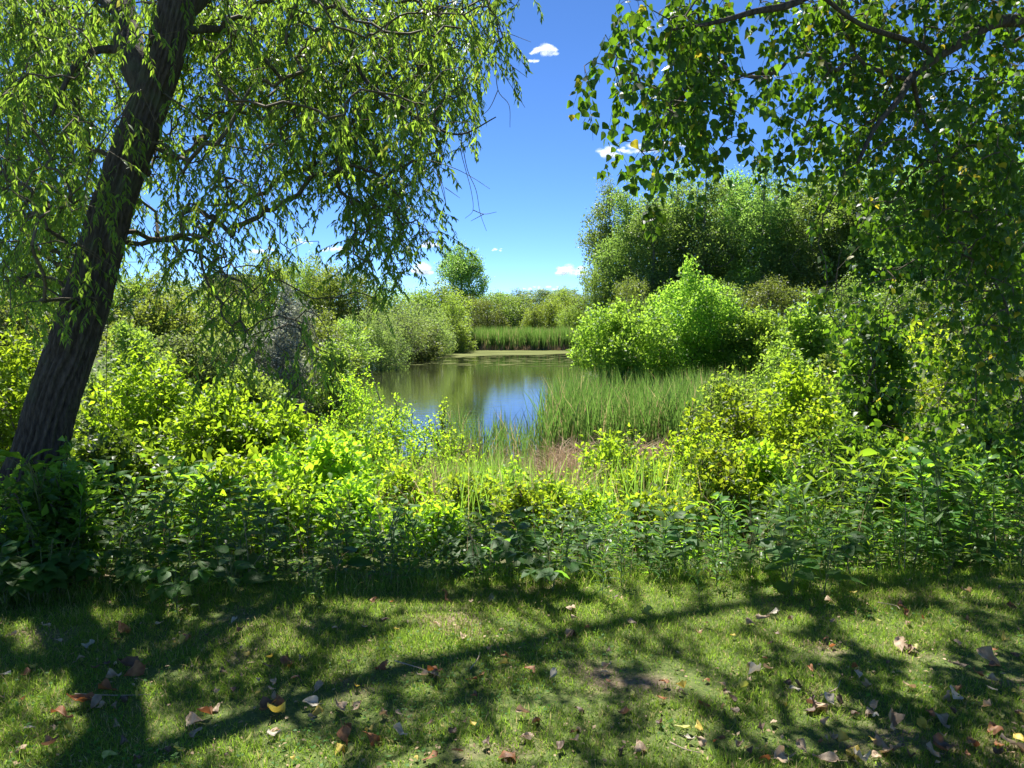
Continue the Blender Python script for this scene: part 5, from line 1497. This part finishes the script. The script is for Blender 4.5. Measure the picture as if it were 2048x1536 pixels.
def fallen_leaves():
    rng = np.random.default_rng(901)
    forms = ['flat', 'curled', 'folded', 'crumpled']
    meshes = {(c, f): [dead_leaf_mesh(hash((len(c), f, 5)) % 1000 + k, DEAD[c], f) for k in range(2)] for c in DEAD for f in forms}
    known = [  # px, py, length px, colour, form
        (160, 1415, 60, 'rusty brown', 'curled'), (125, 1440, 44, 'rusty brown', 'crumpled'), (190, 1418, 34, 'pale pinkish tan', 'flat'), (215, 1393, 36, 'rusty brown', 'folded'), (550, 1437, 44, 'yellow', 'curled'), (530, 1430, 40, 'dark brown', 'curled'),
        (630, 1434, 30, 'yellow', 'folded'), (575, 1328, 42, 'rusty brown', 'crumpled'), (385, 1446, 44, 'pale pinkish tan', 'crumpled'), (408, 1437, 26, 'rusty brown', 'folded'), (680, 1423, 36, 'pale pinkish tan', 'crumpled'), (762, 1338, 28, 'rusty brown', 'folded'),
        (870, 1350, 34, 'rusty brown', 'crumpled'), (985, 1200, 36, 'pale pinkish tan', 'folded'), (893, 1203, 30, 'rusty brown', 'crumpled'), (1143, 1224, 34, 'pale pinkish tan', 'flat'), (1365, 1466, 38, 'greenish yellow', 'flat'), (1397, 1462, 24, 'yellow', 'flat'),
        (1508, 1356, 36, 'whitish grey', 'folded'), (1510, 1345, 30, 'pale pinkish tan', 'curled'), (1545, 1235, 22, 'whitish grey', 'flat'), (1525, 1244, 24, 'pale pinkish tan', 'flat'), (1780, 1458, 44, 'pale pinkish tan', 'curled'), (1885, 1455, 46, 'pale pinkish tan', 'crumpled'),
        (1845, 1462, 36, 'yellow', 'flat'), (1765, 1492, 44, 'pale pinkish tan', 'folded'), (1785, 1510, 48, 'pale pinkish tan', 'flat'), (1705, 1522, 60, 'yellow', 'crumpled'), (1650, 1530, 56, 'pale pinkish tan', 'flat'), (1570, 1525, 50, 'pale pinkish tan', 'crumpled'),
        (1690, 1493, 30, 'yellow', 'folded'), (1605, 1507, 28, 'pale pinkish tan', 'flat'), (1280, 1500, 40, 'pale pinkish tan', 'curled'), (1885, 1505, 50, 'dark brown', 'curled'), (1985, 1470, 40, 'rusty brown', 'crumpled'), (2030, 1500, 50, 'pale pinkish tan', 'flat'), (2040, 1488, 30, 'yellow', 'flat'),
        (1640, 1418, 36, 'pale pinkish tan', 'folded'), (1660, 1414, 30, 'whitish grey', 'curled'), (1625, 1425, 34, 'dark brown', 'crumpled'), (1910, 1400, 28, 'whitish grey', 'flat'), (1800, 1302, 34, 'pale pinkish tan', 'flat'), (1815, 1303, 30, 'pale pinkish tan', 'crumpled'),
        (1975, 1327, 40, 'pale pinkish tan', 'folded'), (1590, 1388, 24, 'whitish grey', 'flat'), (1408, 1415, 26, 'rusty brown', 'folded'), (1360, 1382, 20, 'yellow', 'folded'), (1295, 1238, 20, 'greenish yellow', 'folded'), (1265, 1252, 20, 'pale pinkish tan', 'flat'),
        (245, 1265, 36, 'rusty brown', 'crumpled'), (182, 1300, 26, 'whitish grey', 'folded'), (255, 1342, 40, 'dark brown', 'curled'), (268, 1355, 46, 'rusty brown', 'flat'), (228, 1363, 24, 'pale pinkish tan', 'curled'), (350, 1295, 20, 'yellow', 'flat'), (365, 1293, 20, 'yellow', 'folded'),
        (63, 1343, 22, 'yellow', 'flat'), (137, 1477, 28, 'greenish yellow', 'folded'), (105, 1500, 36, 'dark brown', 'curled'), (45, 1510, 32, 'pale pinkish tan', 'flat'), (680, 1500, 34, 'yellow', 'folded'), (745, 1490, 46, 'rusty brown', 'crumpled'), (690, 1488, 34, 'rusty brown', 'flat'),
        (800, 1478, 32, 'whitish grey', 'curled'), (497, 1487, 30, 'greenish yellow', 'flat'), (620, 1418, 30, 'whitish grey', 'folded'), (1105, 1360, 22, 'whitish grey', 'flat'), (1072, 1448, 30, 'dark brown', 'curled'), (1150, 1495, 30, 'pale pinkish tan', 'folded'), (1020, 1520, 40, 'rusty brown', 'curled'),
        (860, 1528, 30, 'rusty brown', 'flat'), (1465, 1280, 16, 'yellow', 'flat'), (1210, 1352, 16, 'whitish grey', 'flat'), (515, 1393, 20, 'yellow', 'flat'), (1015, 1321, 20, 'rusty brown', 'folded'), (1720, 1530, 40, 'whitish grey', 'curled'), (1870, 1520, 40, 'pale pinkish tan', 'flat'),
    ]
    specs = list(known)
    while len(specs) < 298:
        px = rng.uniform(-40, 2090); py = 1180 + 350 * rng.random() ** 0.8
        if py < 1215 - 0.02 * px + 8: continue
        if rng.random() > 0.35 + 0.65 * (0.35 * (px > 1500) + float(fbm(np.array(px * 0.006), np.array(py * 0.012), 33)) ** 1.5): continue
        c = rng.choice(list(DEAD), p=[0.38, 0.2, 0.10, 0.22, 0.06, 0.04]); f = rng.choice(forms)
        specs.append((px, py, rng.uniform(12, 26) * (0.7 + 0.5 * (py - 1180) / 350), c, f))
    rows = [(1250, 'by the brush'), (1320, 'on the far lawn'), (1400, 'mid-lawn'), (1465, 'on the near lawn'), (2000, 'at the bottom edge')]
    def zlab(px, py):
        for lim, r in rows:
            if py < lim: break
        return f"{r}, {zone(px, 0)}"
    buckets = {}
    for s in specs: buckets.setdefault((s[3], s[4], zlab(s[0], s[1])), []).append(s)
    for (c, f, z), lst in buckets.items():
        lst.sort(key=lambda q: -q[2])
        for i, (px, py, ln, _, _) in enumerate(lst):
            u, v = (px - 1024) / FPX, (768 - py) / FPX
            dz = -SP + v * CP; dy = CP + v * SP
            d = EYE / -dz * dy
            p = at(px, py, d); g = gz(p[0], p[1])
            d = (EYE - g) / -dz * dy; p = at(px, py, d)
            size = min(0.098, ln / FPX * d * 1.08)
            sz = '' if len(lst) == 1 else ('largest ' if i == 0 else 'smallest ' if i == len(lst) - 1 else ORD[i] + '-largest ')
            o = link('fallen_leaf', meshes[(c, f)][rng.integers(2)], None, (p[0], p[1], g + 0.018 + 0.06 * size + rng.random() * 0.010))
            o.scale = (size * rng.uniform(0.6, 1.0), size * rng.uniform(0.9, 1.15), size * rng.uniform(0.8, 1.7))
            up = rng.random() < 0.3
            o.rotation_euler = (rng.normal() * 0.38 + (math.pi if up else 0), rng.normal() * 0.38, rng.uniform(0, 6.28))
            tag(o, f"{sz}{f} {c} leaf {z}", 'leaf', 'fallen leaves scattered on the lawn')
    # fine crumbs of old leaf between them
    n = 2600; rng2 = np.random.default_rng(77)
    px = rng2.uniform(-200, 2250, n); d = 2.1 + 2.7 * rng2.random(n); x = (px - 1024) / FPX * d
    ok = fbm(x * 2, d * 2, 44) > 0.42; x, d = x[ok], d[ok]; m = len(x); a = rng2.uniform(0, 6.28, m)
    P = np.stack([x, d, ground(x, d) + rng2.uniform(0.006, 0.02, m)], 1)
    R = frames(np.stack([np.cos(a), np.sin(a), rng2.normal(size=m) * 0.3], 1), np.stack([rng2.normal(size=m) * 0.4, rng2.normal(size=m) * 0.4, np.ones(m)], 1))
    o = link('leaf_litter', leaves_to_mesh('leaf_litter', L_QUAD, P, R, rng2.uniform(0.008, 0.026, m), M['straw']))
    tag(o, 'small crumbs of dry leaf between the grass blades', 'leaf litter', kind='stuff')
    # fallen twigs
    tw = [([(790, 1330), (840, 1345), (880, 1362)], 0.003, 'thin grey twig lying on the bare patch mid-lawn'), ([(1755, 1212), (1790, 1218), (1800, 1226)], 0.004, 'short forked twig near the brush below the vine column'),
          ([(940, 1345), (955, 1325), (960, 1310)], 0.003, 'thin twig standing up in the grass below the tree reflection'), ([(1340, 1495), (1370, 1508), (1400, 1515)], 0.003, 'thin twig at the bottom edge below the big marsh shrub'),
          ([(1640, 1400), (1672, 1388), (1680, 1372)], 0.003, 'pale curved twig on the near lawn below the vine column'), ([(150, 1395), (230, 1400), (300, 1398)], 0.003, 'dry twig beside the rusty leaves near the willow side')]
    for path, r, lab in tw:
        q = []
        for px, py in path:
            v = (768 - py) / FPX; dz = -SP + v * CP; dy = CP + v * SP; d = EYE / -dz * dy
            p = at(px, py, d); q.append((p[0], p[1], gz(p[0], p[1]) + 0.022))
        P, R = catmull(np.array(q), np.linspace(r, r * 0.5, len(q)), 5)
        V, F = tube(P - P[0], R, 6)
        o = link('fallen_twig', py_mesh('fallen_twig', V, F, M['drystick']), None, P[0])
        tag(o, lab, 'twig', 'twigs on the lawn')
    # the bare pinkish branch leaning over the bank
    q = [at(742, 740, 12.4), at(752, 775, 12.3), at(768, 820, 12.2), at(790, 870, 12.0), at(800, 930, 11.9)]
    P, R = catmull(np.array(q), np.linspace(0.006, 0.016, 5), 5)
    V, F = tube(P - P[-1], R, 7)
    o = link('bare_branch', py_mesh('bare_branch', V, F, M['drystick']), None, P[-1])
    tag(o, 'bare pinkish branch leaning among the yellow-green saplings', 'branch')
    V, F = tube(*catmull(np.array([at(740, 718, 49), at(762, 716, 49), at(790, 722, 48.5)]), np.array([0.09, 0.12, 0.05]), 5), 8)
    o = link('driftwood', py_mesh('driftwood', V, F, M['bark'])); tag(o, 'dark driftwood log at the bank edge across the pond', 'log')
fallen_leaves()
